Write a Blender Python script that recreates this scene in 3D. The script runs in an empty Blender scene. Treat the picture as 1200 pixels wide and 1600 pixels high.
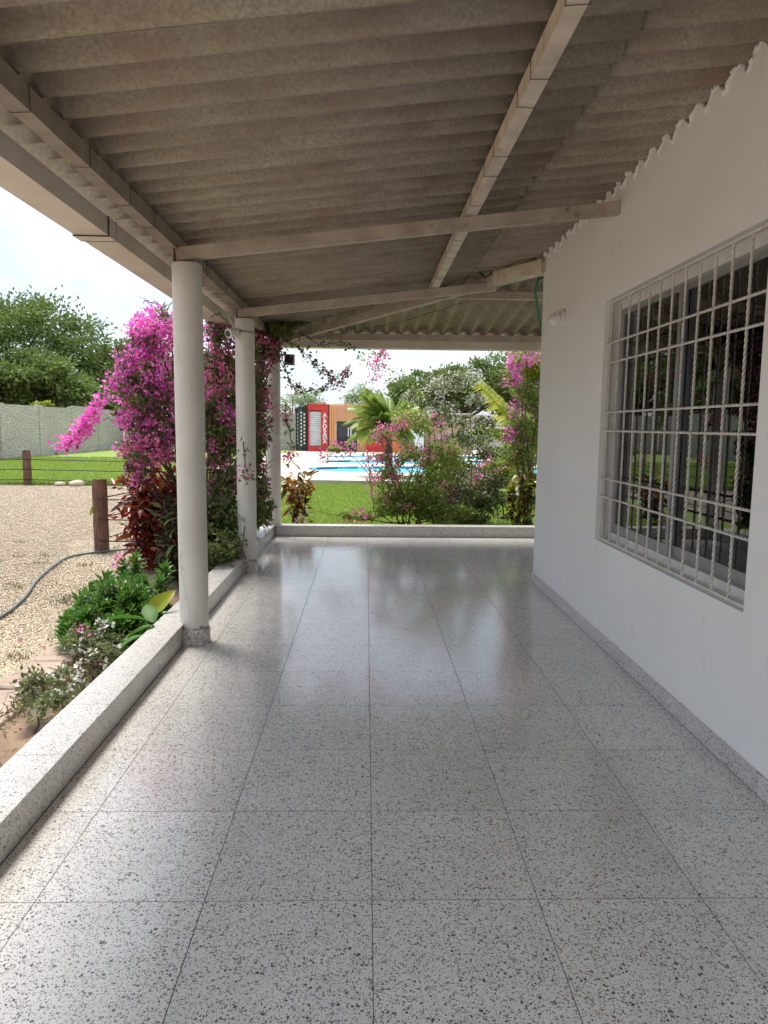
import bpy, bmesh, math, random
import numpy as np
from mathutils import Vector, Matrix, geometry
random.seed(7); RNG = np.random.default_rng(7)
SC = bpy.context.scene; COL = SC.collection
R = math.radians

# ------------------------------------------------------------------ camera, sky, sun, exposure
PITCH, YAW, ROLL, HCAM, FPX = 0.120452, 0.025824, -0.010634, 1.41324, 1115.8
fwd = Vector((math.sin(YAW)*math.cos(PITCH), math.cos(YAW)*math.cos(PITCH), -math.sin(PITCH)))
rt = Vector((math.cos(YAW), -math.sin(YAW), 0)); dn = fwd.cross(rt)
rt2 = math.cos(ROLL)*rt + math.sin(ROLL)*dn; dn2 = -math.sin(ROLL)*rt + math.cos(ROLL)*dn
cam = bpy.data.cameras.new('camera'); co = bpy.data.objects.new('camera', cam); COL.objects.link(co)
M = Matrix((rt2, -dn2, -fwd)).transposed().to_4x4(); M.translation = (0, 0, HCAM); co.matrix_world = M
cam.sensor_fit = 'HORIZONTAL'; cam.sensor_width = 36; cam.lens = 36*FPX/1200; cam.clip_start = .02; cam.clip_end = 900
SC.camera = co
def at(px, py, Y):                       # a point of the place seen at (px,py), Y metres ahead
    d = rt2*((px-600)/FPX) + dn2*((py-800)/FPX) + fwd
    return Vector((0, 0, HCAM)) + d*(Y/d.y)

SUN_EL, SUN_AZ = 68, 325                 # azimuth: direction the light comes from, degrees clockwise from +Y
W = bpy.data.worlds.new('World'); SC.world = W; W.use_nodes = True
nt = W.node_tree; nt.nodes.clear()
def N(t, **k):
    n = nt.nodes.new(t)
    for a, b in k.items(): setattr(n, a, b)
    return n
sky = N('ShaderNodeTexSky', sky_type='NISHITA', sun_disc=False, sun_elevation=R(SUN_EL), sun_rotation=R(SUN_AZ), air_density=1.0, dust_density=2.0)
tc = N('ShaderNodeTexCoord'); mp = N('ShaderNodeMapping'); mp.inputs['Scale'].default_value = (1.0, 1.0, 2.6)
nz = N('ShaderNodeTexNoise'); nz.inputs['Scale'].default_value = 2.1; nz.inputs['Detail'].default_value = 7; nz.inputs['Roughness'].default_value = .55
rp = N('ShaderNodeValToRGB'); rp.color_ramp.elements[0].position = .35; rp.color_ramp.elements[0].color = (.55,)*3+(1,); rp.color_ramp.elements[1].position = .65; rp.color_ramp.elements[1].color = (.97,)*3+(1,)
mx = N('ShaderNodeMixRGB'); nz2 = N('ShaderNodeTexNoise'); nz2.inputs['Scale'].default_value = 3.4; nz2.inputs['Detail'].default_value = 8; nz2.inputs['Roughness'].default_value = .6
cr = N('ShaderNodeValToRGB'); cr.color_ramp.elements[0].position = .36; cr.color_ramp.elements[0].color = (3.4, 4.0, 4.8, 1); cr.color_ramp.elements[1].position = .68; cr.color_ramp.elements[1].color = (6.3, 6.7, 7.2, 1)
bg = N('ShaderNodeBackground'); bg.inputs['Strength'].default_value = .10; wo = N('ShaderNodeOutputWorld')
L = nt.links.new
L(mp.outputs[0], nz2.inputs['Vector']); L(nz2.outputs['Fac'], cr.inputs[0]); L(cr.outputs[0], mx.inputs[2]); L(tc.outputs['Generated'], mp.inputs[0]); L(mp.outputs[0], nz.inputs['Vector']); L(nz.outputs['Fac'], rp.inputs[0])
L(rp.outputs[0], mx.inputs[0]); L(sky.outputs[0], mx.inputs[1]); L(mx.outputs[0], bg.inputs[0]); L(bg.outputs[0], wo.inputs[0])
sl = bpy.data.lights.new('sun', 'SUN'); sl.energy = 2.7; sl.angle = R(22); sl.color = (1, .95, .87)
so = bpy.data.objects.new('sun', sl); COL.objects.link(so)
sd = Vector((math.sin(R(SUN_AZ))*math.cos(R(SUN_EL)), math.cos(R(SUN_AZ))*math.cos(R(SUN_EL)), math.sin(R(SUN_EL))))
so.rotation_euler = sd.to_track_quat('Z', 'Y').to_euler(); so.location = (0, 0, 30)
SC.view_settings.view_transform = 'Standard'; SC.view_settings.look = 'None'; SC.view_settings.gamma = 1
SC.view_settings.exposure = 1.22
SC.render.engine = 'CYCLES'; SC.cycles.max_bounces = 10; SC.cycles.diffuse_bounces = 6; SC.cycles.glossy_bounces = 4
SC.cycles.transparent_max_bounces = 12; SC.cycles.use_denoising = True; SC.cycles.caustics_reflective = False; SC.cycles.caustics_refractive = False

# ------------------------------------------------------------------ materials
class NT:
    def __init__(s, name):
        s.m = bpy.data.materials.new(name); s.m.use_nodes = True; s.t = s.m.node_tree; s.t.nodes.clear()
        s.out = s.n('ShaderNodeOutputMaterial'); s.b = s.n('ShaderNodeBsdfPrincipled'); s.l(s.b.outputs[0], s.out.inputs[0])
    def n(s, t, **k):
        n = s.t.nodes.new(t)
        for a, b in k.items(): setattr(n, a, b)
        return n
    def l(s, a, b): s.t.links.new(a, b)
    def set(s, **k):
        for a, b in k.items(): s.b.inputs[a.replace('_', ' ')].default_value = b
    def pos(s, scale=(1, 1, 1), space='pos'):
        if space == 'pos': v = s.n('ShaderNodeNewGeometry').outputs['Position']
        else: v = s.n('ShaderNodeTexCoord').outputs['Object']
        m = s.n('ShaderNodeMapping'); m.inputs['Scale'].default_value = scale; s.l(v, m.inputs[0]); return m.outputs[0]
    def noise(s, v, scale, detail=4, rough=.55):
        n = s.n('ShaderNodeTexNoise'); n.inputs['Scale'].default_value = scale; n.inputs['Detail'].default_value = detail; n.inputs['Roughness'].default_value = rough
        s.l(v, n.inputs['Vector']); return n.outputs['Fac']
    def vor(s, v, scale, feature='F1'):
        n = s.n('ShaderNodeTexVoronoi', feature=feature); n.inputs['Scale'].default_value = scale; s.l(v, n.inputs['Vector']); return n
    def ramp(s, f, stops):
        r = s.n('ShaderNodeValToRGB'); e = r.color_ramp.elements
        while len(e) < len(stops): e.new(.5)
        for i, (p, c) in enumerate(stops):
            e[i].position = p; e[i].color = (c, c, c, 1) if isinstance(c, (int, float)) else tuple(c)+(1,)
        s.l(f, r.inputs[0]); return r.outputs[0]
    def mix(s, f, a, b, mode='MIX'):
        m = s.n('ShaderNodeMixRGB', blend_type=mode)
        for i, x in ((0, f), (1, a), (2, b)):
            if isinstance(x, (int, float)): m.inputs[i].default_value = x if i == 0 else (x, x, x, 1)
            elif isinstance(x, tuple): m.inputs[i].default_value = x+(1,)
            else: s.l(x, m.inputs[i])
        return m.outputs[0]
    def math(s, op, a, b=0.0):
        m = s.n('ShaderNodeMath', operation=op)
        for i, x in ((0, a), (1, b)):
            if isinstance(x, (int, float)): m.inputs[i].default_value = x
            else: s.l(x, m.inputs[i])
        return m.outputs[0]
    def bump(s, h, strength=.3, dist=.01):
        b = s.n('ShaderNodeBump'); b.inputs['Strength'].default_value = strength; b.inputs['Distance'].default_value = dist
        s.l(h, b.inputs['Height']); s.l(b.outputs[0], s.b.inputs['Normal']); return b
    def base(s, c): s.l(c, s.b.inputs['Base Color'])

MAT = {}
def plain(name, c1, c2=None, scale=6, rough=.6, bump=0, bscale=60, bdist=.004, metal=0, stretch=(1, 1, 1), space='pos', spec=.5, stops=(.35, .65)):
    n = NT(name); v = n.pos(stretch, space)
    if c2 is None: c2 = tuple(x*.86 for x in c1)
    n.base(n.ramp(n.noise(v, scale, 5), [(stops[0], c1), (stops[1], c2)]))
    n.set(Roughness=rough, Metallic=metal); n.b.inputs['Specular IOR Level'].default_value = spec
    if bump: n.bump(n.noise(v, bscale, 4), bump, bdist)
    MAT[name] = n.m; return n

def terrazzo(name, dirt=False, rough=.13, dark=1.0):
    n = NT(name); g = n.n('ShaderNodeNewGeometry').outputs['Position']
    oi = n.n('ShaderNodeObjectInfo').outputs['Random']
    cx = n.n('ShaderNodeCombineXYZ'); n.l(n.math('MULTIPLY', oi, 37.0), cx.inputs[0]); n.l(n.math('MULTIPLY', oi, 91.0), cx.inputs[1])
    va = n.n('ShaderNodeVectorMath', operation='ADD'); n.l(g, va.inputs[0]); n.l(cx.outputs[0], va.inputs[1]); v0 = va.outputs[0]
    wn = n.n('ShaderNodeTexNoise'); wn.inputs['Scale'].default_value = 75; wn.inputs['Detail'].default_value = 2; n.l(v0, wn.inputs['Vector'])
    ws = n.n('ShaderNodeVectorMath', operation='SCALE'); ws.inputs['Scale'].default_value = .012; n.l(wn.outputs['Color'], ws.inputs[0])
    vb = n.n('ShaderNodeVectorMath', operation='ADD'); n.l(v0, vb.inputs[0]); n.l(ws.outputs[0], vb.inputs[1]); v = vb.outputs[0]
    big = n.noise(v0, 1.6, 3)
    col = n.ramp(n.noise(v0, 9, 4), [(.3, (.82*dark, .795*dark, .76*dark)), (.7, (.75*dark, .725*dark, .69*dark))])
    for sc, th, wd, off in ((84, .80, .36, 0), (120, .56, .36, 0), (175, .40, .38, 7.3), (290, .46, .40, 3.1)):
        vo = n.vor(v, sc); sp = n.n('ShaderNodeSeparateColor'); n.l(vo.outputs['Color'], sp.inputs[0])
        has = n.math('GREATER_THAN', sp.outputs[0], th)
        lim = n.math('MULTIPLY', sp.outputs[1], wd); lim = n.math('ADD', lim, .10)
        ins = n.math('LESS_THAN', vo.outputs['Distance'], lim)
        chip = n.ramp(sp.outputs[2], [(0, (.025, .022, .02)), (.35, (.075, .067, .06)), (.7, (.19, .17, .155)), (1, (.38, .34, .305))])
        col = n.mix(n.math('MULTIPLY', has, ins), col, chip)
    col = n.mix(n.ramp(oi, [(0, 0.0), (1, .13)]), col, (.36, .33, .30))
    if dirt:
        col = n.mix(n.ramp(n.noise(v0, 22, 6, .7), [(.45, 0.0), (.62, .75)]), col, (.17, .125, .085))
    col = n.mix(n.ramp(big, [(.35, 0.0), (.75, .16)]), col, (.30, .27, .25))
    n.base(col)
    n.l(n.ramp(n.noise(v0, 5, 5, .6), [(.3, rough), (.7, rough*1.7)]), n.b.inputs['Roughness'])
    n.b.inputs['Specular IOR Level'].default_value = .62
    n.bump(n.noise(v0, 14, 3), .04, .004)
    MAT[name] = n.m
terrazzo('terrazzo_floor', rough=.105); terrazzo('terrazzo_kerb', rough=.25, dark=.76); terrazzo('terrazzo_base', dirt=True, rough=.4, dark=.9); terrazzo('terrazzo_skirting', rough=.3, dark=.9)
plain('grout', (.11, .10, .09), (.17, .155, .14), 30, .9)
plain('kerb_core', (.36, .33, .30), (.27, .24, .21), 9, .9, .3)

def fibro():
    n = NT('fibre_cement'); v = n.pos()
    st = n.pos((1.2, 5, 1))
    col = n.ramp(n.noise(st, 2.2, 6, .62), [(.3, (.52, .465, .385)), (.55, (.41, .355, .285)), (.75, (.28, .235, .19))])
    col = n.mix(n.ramp(n.noise(v, 70, 5, .7), [(.38, 0.0), (.66, .6)]), col, (.16, .135, .11))
    col = n.mix(n.ramp(n.noise(n.pos((1.6, 2.2, 1)), 1.5, 5, .6), [(.53, 0.0), (.70, .6)]), col, (.25, .14, .105))
    col = n.mix(n.ramp(n.noise(n.pos((2, 3, 1)), 3.4, 5, .65), [(.66, 0.0), (.78, .6)]), col, (.10, .085, .075))
    oi = n.n('ShaderNodeObjectInfo').outputs['Random']; col = n.mix(n.ramp(oi, [(0, 0.0), (1, .42)]), col, (.22, .187, .153))
    n.base(col); n.set(Roughness=.92); n.b.inputs['Specular IOR Level'].default_value = .2
    n.bump(n.noise(v, 120, 4), .25, .003); MAT['fibre_cement'] = n.m
fibro()
def whitewall():
    n = NT('white_paint_wall'); v = n.pos()
    col = n.ramp(n.noise(v, 1.3, 5), [(.3, (.86, .855, .84)), (.7, (.81, .80, .775))])
    col = n.mix(n.ramp(n.noise(n.pos((3, 3, 1.1)), 2.4, 6, .65), [(.60, 0.0), (.74, .2)]), col, (.60, .56, .51))
    n.base(col); n.set(Roughness=.62); n.b.inputs['Specular IOR Level'].default_value = .3
    h = n.mix(.5, n.noise(v, 3.2, 3), n.noise(v, 38, 4)); n.bump(h, .26, .012); MAT['white_paint_wall'] = n.m
whitewall()
def colpaint():
    n = NT('column_paint'); v = n.pos()
    col = n.ramp(n.noise(v, 3, 5), [(.3, (.69, .665, .60)), (.7, (.61, .58, .515))])
    col = n.mix(n.ramp(n.noise(n.pos((9, 9, 1.2)), 3.0, 6, .7), [(.58, 0.0), (.76, .5)]), col, (.40, .355, .29))
    sx = n.n('ShaderNodeSeparateXYZ'); n.l(v, sx.inputs[0])
    low = n.math('SUBTRACT', .215, sx.outputs[2]); low = n.math('MULTIPLY', low, 5.0)
    chip = n.math('ADD', low, n.math('SUBTRACT', n.noise(v, 26, 5, .7), .5))
    col = n.mix(n.ramp(chip, [(.50, 0.0), (.55, .85)]), col, (.19, .155, .12))
    n.base(col); n.set(Roughness=.55); n.bump(n.noise(v, 30, 5), .2, .005); MAT['column_paint'] = n.m
colpaint()
def beampaint(name, c1, c2):
    n = NT(name); v = n.pos()
    col = n.ramp(n.noise(v, 7, 5), [(.35, c1), (.65, c2)])
    col = n.mix(n.ramp(n.noise(v, 16, 6, .7), [(.60, 0.0), (.70, .8)]), col, (.20, .10, .06))
    col = n.mix(n.ramp(n.noise(v, 3.2, 6, .65), [(.52, 0.0), (.72, .5)]), col, tuple(x*.55 for x in c2))
    n.base(col); n.set(Roughness=.65); n.bump(n.noise(v, 45, 5), .3, .004); MAT[name] = n.m
beampaint('brown_shaded_beam_paint', (.33, .275, .225), (.24, .195, .155)); beampaint('beam_paint', (.54, .465, .39), (.40, .335, .275)); beampaint('pale_beam_paint', (.70, .61, .51), (.54, .455, .37))  # left purlin's brown also has the shade of its inner face put in
plain('gutter_plastic', (.72, .66, .58), (.62, .55, .47), 2.5, .45, .06, 20)
plain('wire_black', (.03, .028, .026), None, 10, .6)
plain('bar_paint', (.76, .725, .67), (.60, .56, .50), 24, .5, .2, 90, metal=.15)
plain('frame_white', (.74, .73, .71), (.66, .645, .62), 6, .4)
plain('aluminium', (.40, .40, .41), (.34, .34, .35), 8, .35, metal=.5)
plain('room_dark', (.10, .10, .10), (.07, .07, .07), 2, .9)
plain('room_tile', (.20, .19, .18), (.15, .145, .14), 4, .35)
plain('plastic_white', (.80, .80, .78), (.72, .72, .70), 5, .35)
plain('lamp_glass', (.80, .79, .75), None, 5, .12)
plain('plastic_black', (.025, .025, .028), (.05, .05, .05), 8, .45)
plain('green_hose', (.02, .22, .11), None, 8, .4)
plain('grey_hose', (.16, .185, .19), (.11, .13, .135), 7, .5)
plain('post_wood', (.23, .115, .075), (.10, .055, .04), 5, .85, .8, 16, .012, stretch=(5, 5, .7))
plain('soil', (.27, .185, .125), (.17, .115, .075), 4, .95, .6, 25, .03)
plain('paver', (.42, .315, .25), (.30, .225, .18), 5, .85, .35, 30, .01)
plain('stone_pale', (.58, .50, .38), (.47, .39, .29), 6, .8, .3, 12, .02)
plain('pool_deck', (.56, .49, .40), (.49, .425, .345), 1.2, .8, .15, 50, .004)
plain('deck_side', (.42, .39, .34), (.30, .28, .245), 3, .9, .3, 20)
plain('white_metal', (.80, .81, .82), (.70, .71, .72), 3, .5)
plain('red_paint', (.62, .035, .03), (.50, .028, .025), 2, .45)
plain('black_paint', (.018, .018, .02), (.03, .03, .032), 3, .5)
plain('slat_wood', (.80, .42, .19), (.70, .34, .14), 4, .65, .2, 30, .004, stretch=(6, 6, .6))
plain('slat_backing', (.85, .70, .58), (.60, .43, .32), 3, .7)
plain('orange_paint', (.78, .25, .04), (.66, .20, .03), 3, .5)
plain('dark_grey', (.06, .06, .065), (.045, .045, .05), 3, .6)
plain('bark', (.13, .10, .075), (.07, .055, .04), 8, .9, .7, 25, .01, stretch=(3, 3, .6))
plain('twig', (.12, .085, .055), (.075, .06, .035), 12, .85)
plain('hill_green', (.05, .075, .035), (.035, .055, .025), .3, .95)

def stonecoat(name, c1, c2, scale, bd):
    n = NT(name); v = n.pos((1, 1, 1.5)); vo = n.vor(v, scale)
    sp = n.n('ShaderNodeSeparateColor'); n.l(vo.outputs['Color'], sp.inputs[0])
    col = n.ramp(sp.outputs[0], [(0, c1), (1, c2)])
    col = n.mix(n.ramp(n.noise(v, .6, 5), [(.35, 0.0), (.7, .35)]), col, tuple(x*.62 for x in c2))
    d = n.vor(v, scale, 'DISTANCE_TO_EDGE').outputs['Distance']
    col = n.mix(n.ramp(d, [(.0, .7), (.10, 0.0)]), col, tuple(x*.5 for x in c2))
    n.base(col); n.set(Roughness=.9); n.bump(n.ramp(d, [(0, 0.0), (.25, 1.0)]), .8, bd); MAT[name] = n.m
stonecoat('rough_render', (.84, .77, .69), (.68, .615, .545), 7.5, .05)
stonecoat('stone_cladding', (.66, .52, .30), (.40, .28, .15), 8, .04)
def gravel():
    n = NT('gravel_bed'); v = n.pos(); vo = n.vor(v, 38); vs = n.vor(v, 19)
    sp = n.n('ShaderNodeSeparateColor'); n.l(vo.outputs['Color'], sp.inputs[0])
    col = n.ramp(sp.outputs[0], [(0, (.27, .205, .14)), (.25, (.45, .36, .255)), (.7, (.58, .485, .36)), (1, (.70, .62, .50))])
    d = n.vor(v, 38, 'DISTANCE_TO_EDGE').outputs['Distance']
    col = n.mix(n.ramp(d, [(0, .75), (.16, 0.0)]), col, (.16, .115, .08))
    col = n.mix(n.ramp(n.noise(v, .55, 5, .6), [(.45, 0.0), (.75, .45)]), col, (.42, .28, .19))
    col = n.mix(n.ramp(n.noise(v, 1.7, 6, .7), [(.62, 0.0), (.76, .4)]), col, (.16, .17, .07))
    n.base(col); n.set(Roughness=.9); n.bump(n.ramp(d, [(0, 0.0), (.4, 1.0)]), .7, .02); MAT['gravel_bed'] = n.m
gravel()
def lawnmat():
    n = NT('lawn_grass'); v = n.pos()
    col = n.ramp(n.noise(n.pos((.5, 1.6, 1)), 1.2, 6, .65), [(.3, (.15, .235, .04)), (.5, (.21, .295, .055)), (.72, (.29, .34, .09))])
    col = n.mix(n.ramp(n.noise(v, 40, 4, .7), [(.4, 0.0), (.7, .5)]), col, (.10, .16, .028))
    n.base(col); n.set(Roughness=.9); n.bump(n.noise(v, 30, 5, .7), .6, .04); MAT['lawn_grass'] = n.m
lawnmat()
def leafm(name, cols, trans=.3, rough=.45, attr='rnd'):
    n = NT(name); a = n.n('ShaderNodeAttribute'); a.attribute_name = attr
    oi = n.n('ShaderNodeObjectInfo').outputs['Random']
    f = n.math('FRACT', n.math('ADD', a.outputs['Fac'], oi))
    k = len(cols)-1; col = n.ramp(f, [(i/k, c) for i, c in enumerate(cols)])
    n.base(col); n.set(Roughness=rough)
    n.b.inputs['Specular IOR Level'].default_value = .35
    tr = n.n('ShaderNodeBsdfTranslucent'); n.l(n.mix(.5, col, (1., 1., 1.), 'OVERLAY'), tr.inputs[0]); ms = n.n('ShaderNodeMixShader'); ms.inputs[0].default_value = trans
    n.l(n.b.outputs[0], ms.inputs[1]); n.l(tr.outputs[0], ms.inputs[2]); n.l(ms.outputs[0], n.out.inputs[0]); MAT[name] = n.m
leafm('leaf_tree', [(.10, .15, .04), (.145, .205, .052), (.20, .26, .07), (.12, .17, .045)])
leafm('leaf_tree_far', [(.22, .30, .16), (.28, .36, .20), (.33, .40, .24)])
leafm('leaf_boug', [(.075, .11, .03), (.12, .16, .045), (.17, .20, .06), (.12, .13, .05)], .38)
leafm('leaf_boug_light', [(.15, .23, .045), (.22, .31, .06), (.30, .37, .10), (.18, .25, .06)], .42)
leafm('leaf_boug_pale', [(.09, .12, .04), (.15, .18, .07), (.25, .27, .13), (.11, .14, .05)])
leafm('bract_magenta', [(.84, .08, .56), (.92, .17, .63), (.90, .30, .56), (.76, .06, .52)], .4, .6)
leafm('bract_pink', [(.76, .15, .38), (.86, .26, .46), (.66, .10, .34), (.82, .30, .42)], .4, .6)
leafm('bract_white', [(.74, .74, .66), (.80, .80, .74), (.62, .64, .52)], .35, .6)
leafm('leaf_green', [(.045, .13, .018), (.075, .18, .025), (.11, .22, .035)], .3, .35)
leafm('leaf_lime', [(.20, .29, .02), (.30, .36, .03), (.13, .23, .02), (.36, .36, .04)], .35, .4)
leafm('leaf_palm', [(.15, .24, .04), (.22, .31, .055), (.32, .37, .08), (.13, .21, .04)], .35, .4)
leafm('leaf_palm_yellow', [(.30, .33, .05), (.40, .38, .06), (.22, .28, .05)], .35, .4)
leafm('leaf_croton_red', [(.12, .016, .013), (.20, .022, .015), (.07, .018, .016), (.30, .04, .014), (.14, .014, .014)], .22, .3)
leafm('leaf_croton_orange', [(.30, .075, .012), (.22, .035, .012), (.36, .13, .02), (.13, .02, .014)], .25, .35)
leafm('leaf_croton_dark', [(.03, .028, .016), (.05, .02, .016), (.035, .045, .016)], .2, .35)
leafm('leaf_croton_yellow', [(.28, .22, .02), (.14, .17, .02), (.34, .15, .02), (.10, .11, .02), (.16, .06, .02)], .25, .35)
leafm('leaf_big_yellow', [(.40, .38, .03), (.32, .34, .03), (.24, .30, .03)], .3, .35)
leafm('leaf_big_green', [(.045, .15, .02), (.075, .19, .025)], .3, .55)
leafm('grass_blade', [(.15, .25, .035), (.21, .32, .045), (.28, .36, .07), (.32, .35, .10)], .35, .55)
leafm('weed', [(.10, .12, .04), (.17, .17, .07), (.21, .17, .09), (.07, .10, .03)], .3, .7)
leafm('pebble', [(.32, .255, .17), (.46, .375, .26), (.56, .475, .35), (.64, .56, .44), (.40, .345, .27), (.52, .43, .30)], 0, .85)
def glassmat():
    n = NT('window_glass'); n.t.nodes.remove(n.b)
    tr = n.n('ShaderNodeBsdfTransparent'); tr.inputs[0].default_value = (.42, .45, .45, 1)
    gl = n.n('ShaderNodeBsdfGlossy'); gl.inputs['Roughness'].default_value = .0; gl.inputs[0].default_value = (.95, .97, 1, 1)
    fr = n.n('ShaderNodeFresnel'); fr.inputs[0].default_value = 1.95
    ms = n.n('ShaderNodeMixShader'); n.l(fr.outputs[0], ms.inputs[0]); n.l(tr.outputs[0], ms.inputs[1]); n.l(gl.outputs[0], ms.inputs[2]); n.l(ms.outputs[0], n.out.inputs[0])
    MAT['window_glass'] = n.m
glassmat()
def watermat():
    n = NT('pool_water'); v = n.pos((1, .5, 1))
    n.base(n.ramp(n.noise(v, 1.5, 3), [(.3, (.08, .46, .60)), (.7, (.18, .60, .70))])); n.set(Roughness=.5); n.b.inputs['Specular IOR Level'].default_value = 0
    bp = n.bump(n.noise(v, 5, 3), .25, .05); gl = n.n('ShaderNodeBsdfGlossy'); gl.inputs['Roughness'].default_value = .12; n.l(bp.outputs[0], gl.inputs['Normal'])
    ms = n.n('ShaderNodeMixShader'); ms.inputs[0].default_value = .3; n.l(n.b.outputs[0], ms.inputs[1]); n.l(gl.outputs[0], ms.inputs[2]); n.l(ms.outputs[0], n.out.inputs[0]); MAT['pool_water'] = n.m
watermat()
def mosaic():
    n = NT('pool_mosaic'); v = n.pos((1, 1, 1)); vo = n.vor(v, 3.2); sp = n.n('ShaderNodeSeparateColor'); n.l(vo.outputs['Color'], sp.inputs[0])
    n.base(n.ramp(sp.outputs[0], [(.0, (.02, .12, .20)), (.45, (.05, .30, .42)), (.55, (.45, .65, .70)), (1, (.70, .80, .82))])); n.set(Roughness=.25); MAT['pool_mosaic'] = n.m
mosaic()

# ------------------------------------------------------------------ object helpers
def worg(p):
    v = Vector((0, 0, 0))
    while p is not None: v = v + p.location; p = p.parent
    return v
def tag(o, label=None, cat=None, group=None, kind=None):
    if label: o['label'] = label
    if cat: o['category'] = cat
    if group: o['group'] = group
    if kind: o['kind'] = kind
    return o
def thing(name, loc, label, cat, group=None):
    o = bpy.data.objects.new(name, None); COL.objects.link(o); o.location = loc; o.empty_display_size = .1
    return tag(o, label, cat, group)
def link(name, me, parent=None, loc=None, rot=None, scale=None):
    o = bpy.data.objects.new(name, me); COL.objects.link(o)
    if parent is not None: o.parent = parent
    if loc is not None: o.location = Vector(loc) - worg(parent)
    if rot is not None: o.rotation_euler = rot
    if scale is not None: o.scale = scale
    return o
class MB:
    def __init__(s): s.v = []; s.f = []; s.sm = []
    def add(s, vs, fs, smooth=False):
        o = len(s.v); s.v += [tuple(v) for v in vs]; s.f += [tuple(i+o for i in f) for f in fs]; s.sm += [smooth]*len(fs); return s
    def box(s, x0, x1, y0, y1, z0, z1):
        return s.add([(x, y, z) for z in (z0, z1) for y in (y0, y1) for x in (x0, x1)],
                     [(0, 2, 3, 1), (4, 5, 7, 6), (0, 1, 5, 4), (2, 6, 7, 3), (0, 4, 6, 2), (1, 3, 7, 5)])
    def cbox(s, x0, x1, y0, y1, z0, z1, c):       # box whose top edge is chamfered
        a = [(x0, y0), (x1, y0), (x1, y1), (x0, y1)]; b = [(x0+c, y0+c), (x1-c, y0+c), (x1-c, y1-c), (x0+c, y1-c)]
        vs = [p+(z0,) for p in a]+[p+(z1-c,) for p in a]+[p+(z1,) for p in b]
        fs = [(3, 2, 1, 0), (8, 9, 10, 11)]
        for k in range(4):
            j = (k+1) % 4; fs += [(k, j, 4+j, 4+k), (4+k, 4+j, 8+j, 8+k)]
        return s.add(vs, fs)
    def beam(s, p0, p1, w, h, up=(0, 0, 1), chamfer=0):   # p0,p1: middle of the bottom face
        p0, p1 = Vector(p0), Vector(p1); d = (p1-p0).normalized(); x = d.cross(Vector(up)).normalized(); z = x.cross(d)
        vs = [p+x*a+z*b for p in (p0, p1) for a, b in ((-w/2, 0), (w/2, 0), (w/2, h), (-w/2, h))]
        return s.add(vs, [(0, 1, 2, 3), (7, 6, 5, 4), (0, 4, 5, 1), (1, 5, 6, 2), (2, 6, 7, 3), (3, 7, 4, 0)])
    def tube(s, pts, r, n=6, caps=True):
        pts = [Vector(p) for p in pts]; m = len(pts); rr = r if isinstance(r, (list, tuple)) else [r]*m
        vs = []; prev = None
        for i, p in enumerate(pts):
            d = (pts[min(i+1, m-1)]-pts[max(i-1, 0)])
            d = d.normalized() if d.length > 1e-9 else Vector((0, 0, 1))
            if prev is None: a = d.orthogonal().normalized()
            else:
                a = prev - d*prev.dot(d); a = a.normalized() if a.length > 1e-6 else d.orthogonal().normalized()
            prev = a; b = d.cross(a)
            vs += [p+(a*math.cos(t)+b*math.sin(t))*rr[i] for t in [2*math.pi*k/n for k in range(n)]]
        fs = [(i*n+k, i*n+(k+1) % n, (i+1)*n+(k+1) % n, (i+1)*n+k) for i in range(m-1) for k in range(n)]
        if caps: fs += [tuple(range(n-1, -1, -1)), tuple(range((m-1)*n, m*n))]
        return s.add(vs, fs, True)
    def lathe(s, prof, c=(0, 0, 0), axis=(0, 0, 1), n=24):  # prof: (radius, height)
        ax = Vector(axis).normalized(); a = ax.orthogonal().normalized(); b = ax.cross(a); c = Vector(c); m = len(prof)
        vs = [c+ax*h+(a*math.cos(t)+b*math.sin(t))*r for r, h in prof for t in [2*math.pi*k/n for k in range(n)]]
        fs = [(i*n+k, i*n+(k+1) % n, (i+1)*n+(k+1) % n, (i+1)*n+k) for i in range(m-1) for k in range(n)]
        return s.add(vs, fs+[tuple(range(n-1, -1, -1)), tuple(range((m-1)*n, m*n))], True)
    def mesh(s, name, mat, org=(0, 0, 0)):
        me = bpy.data.meshes.new(name); o = Vector(org)
        me.from_pydata([tuple(Vector(v)-o) for v in s.v], [], s.f)
        me.polygons.foreach_set('use_smooth', s.sm)
        me.materials.append(MAT[mat]); me.update(); return me
    def build(s, name, mat, parent=None, org=None):
        """world coordinates in; the object's origin is its parent's, or org"""
        if parent is not None:
            o = link(name, s.mesh(name, mat, worg(parent)), parent)
        else:
            o = link(name, s.mesh(name, mat, org or (0, 0, 0))); o.location = org or (0, 0, 0)
        return o
def autosmooth(o, ang=40):
    me = o.data; bm = bmesh.new(); bm.from_mesh(me)
    for e in bm.edges: e.smooth = not (len(e.link_faces) == 2 and e.calc_face_angle(0) > R(ang))
    bm.to_mesh(me); bm.free(); return o
def npmesh(name, V, F, mat, rnd=None, smooth=False):
    V = np.asarray(V, np.float32); F = np.asarray(F, np.int32); k = F.shape[1]
    me = bpy.data.meshes.new(name); me.vertices.add(len(V)); me.vertices.foreach_set('co', V.ravel())
    me.loops.add(F.size); me.loops.foreach_set('vertex_index', F.ravel())
    me.polygons.add(len(F)); me.polygons.foreach_set('loop_start', np.arange(0, F.size, k, dtype=np.int32))
    try: me.polygons.foreach_set('loop_total', np.full(len(F), k, np.int32))
    except Exception: pass
    me.update(calc_edges=True)
    if smooth: me.polygons.foreach_set('use_smooth', np.ones(len(F), bool))
    if rnd is not None:
        a = me.attributes.new('rnd', 'FLOAT', 'FACE'); a.data.foreach_set('value', np.asarray(rnd, np.float32))
    me.materials.append(MAT[mat]); return me
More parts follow.
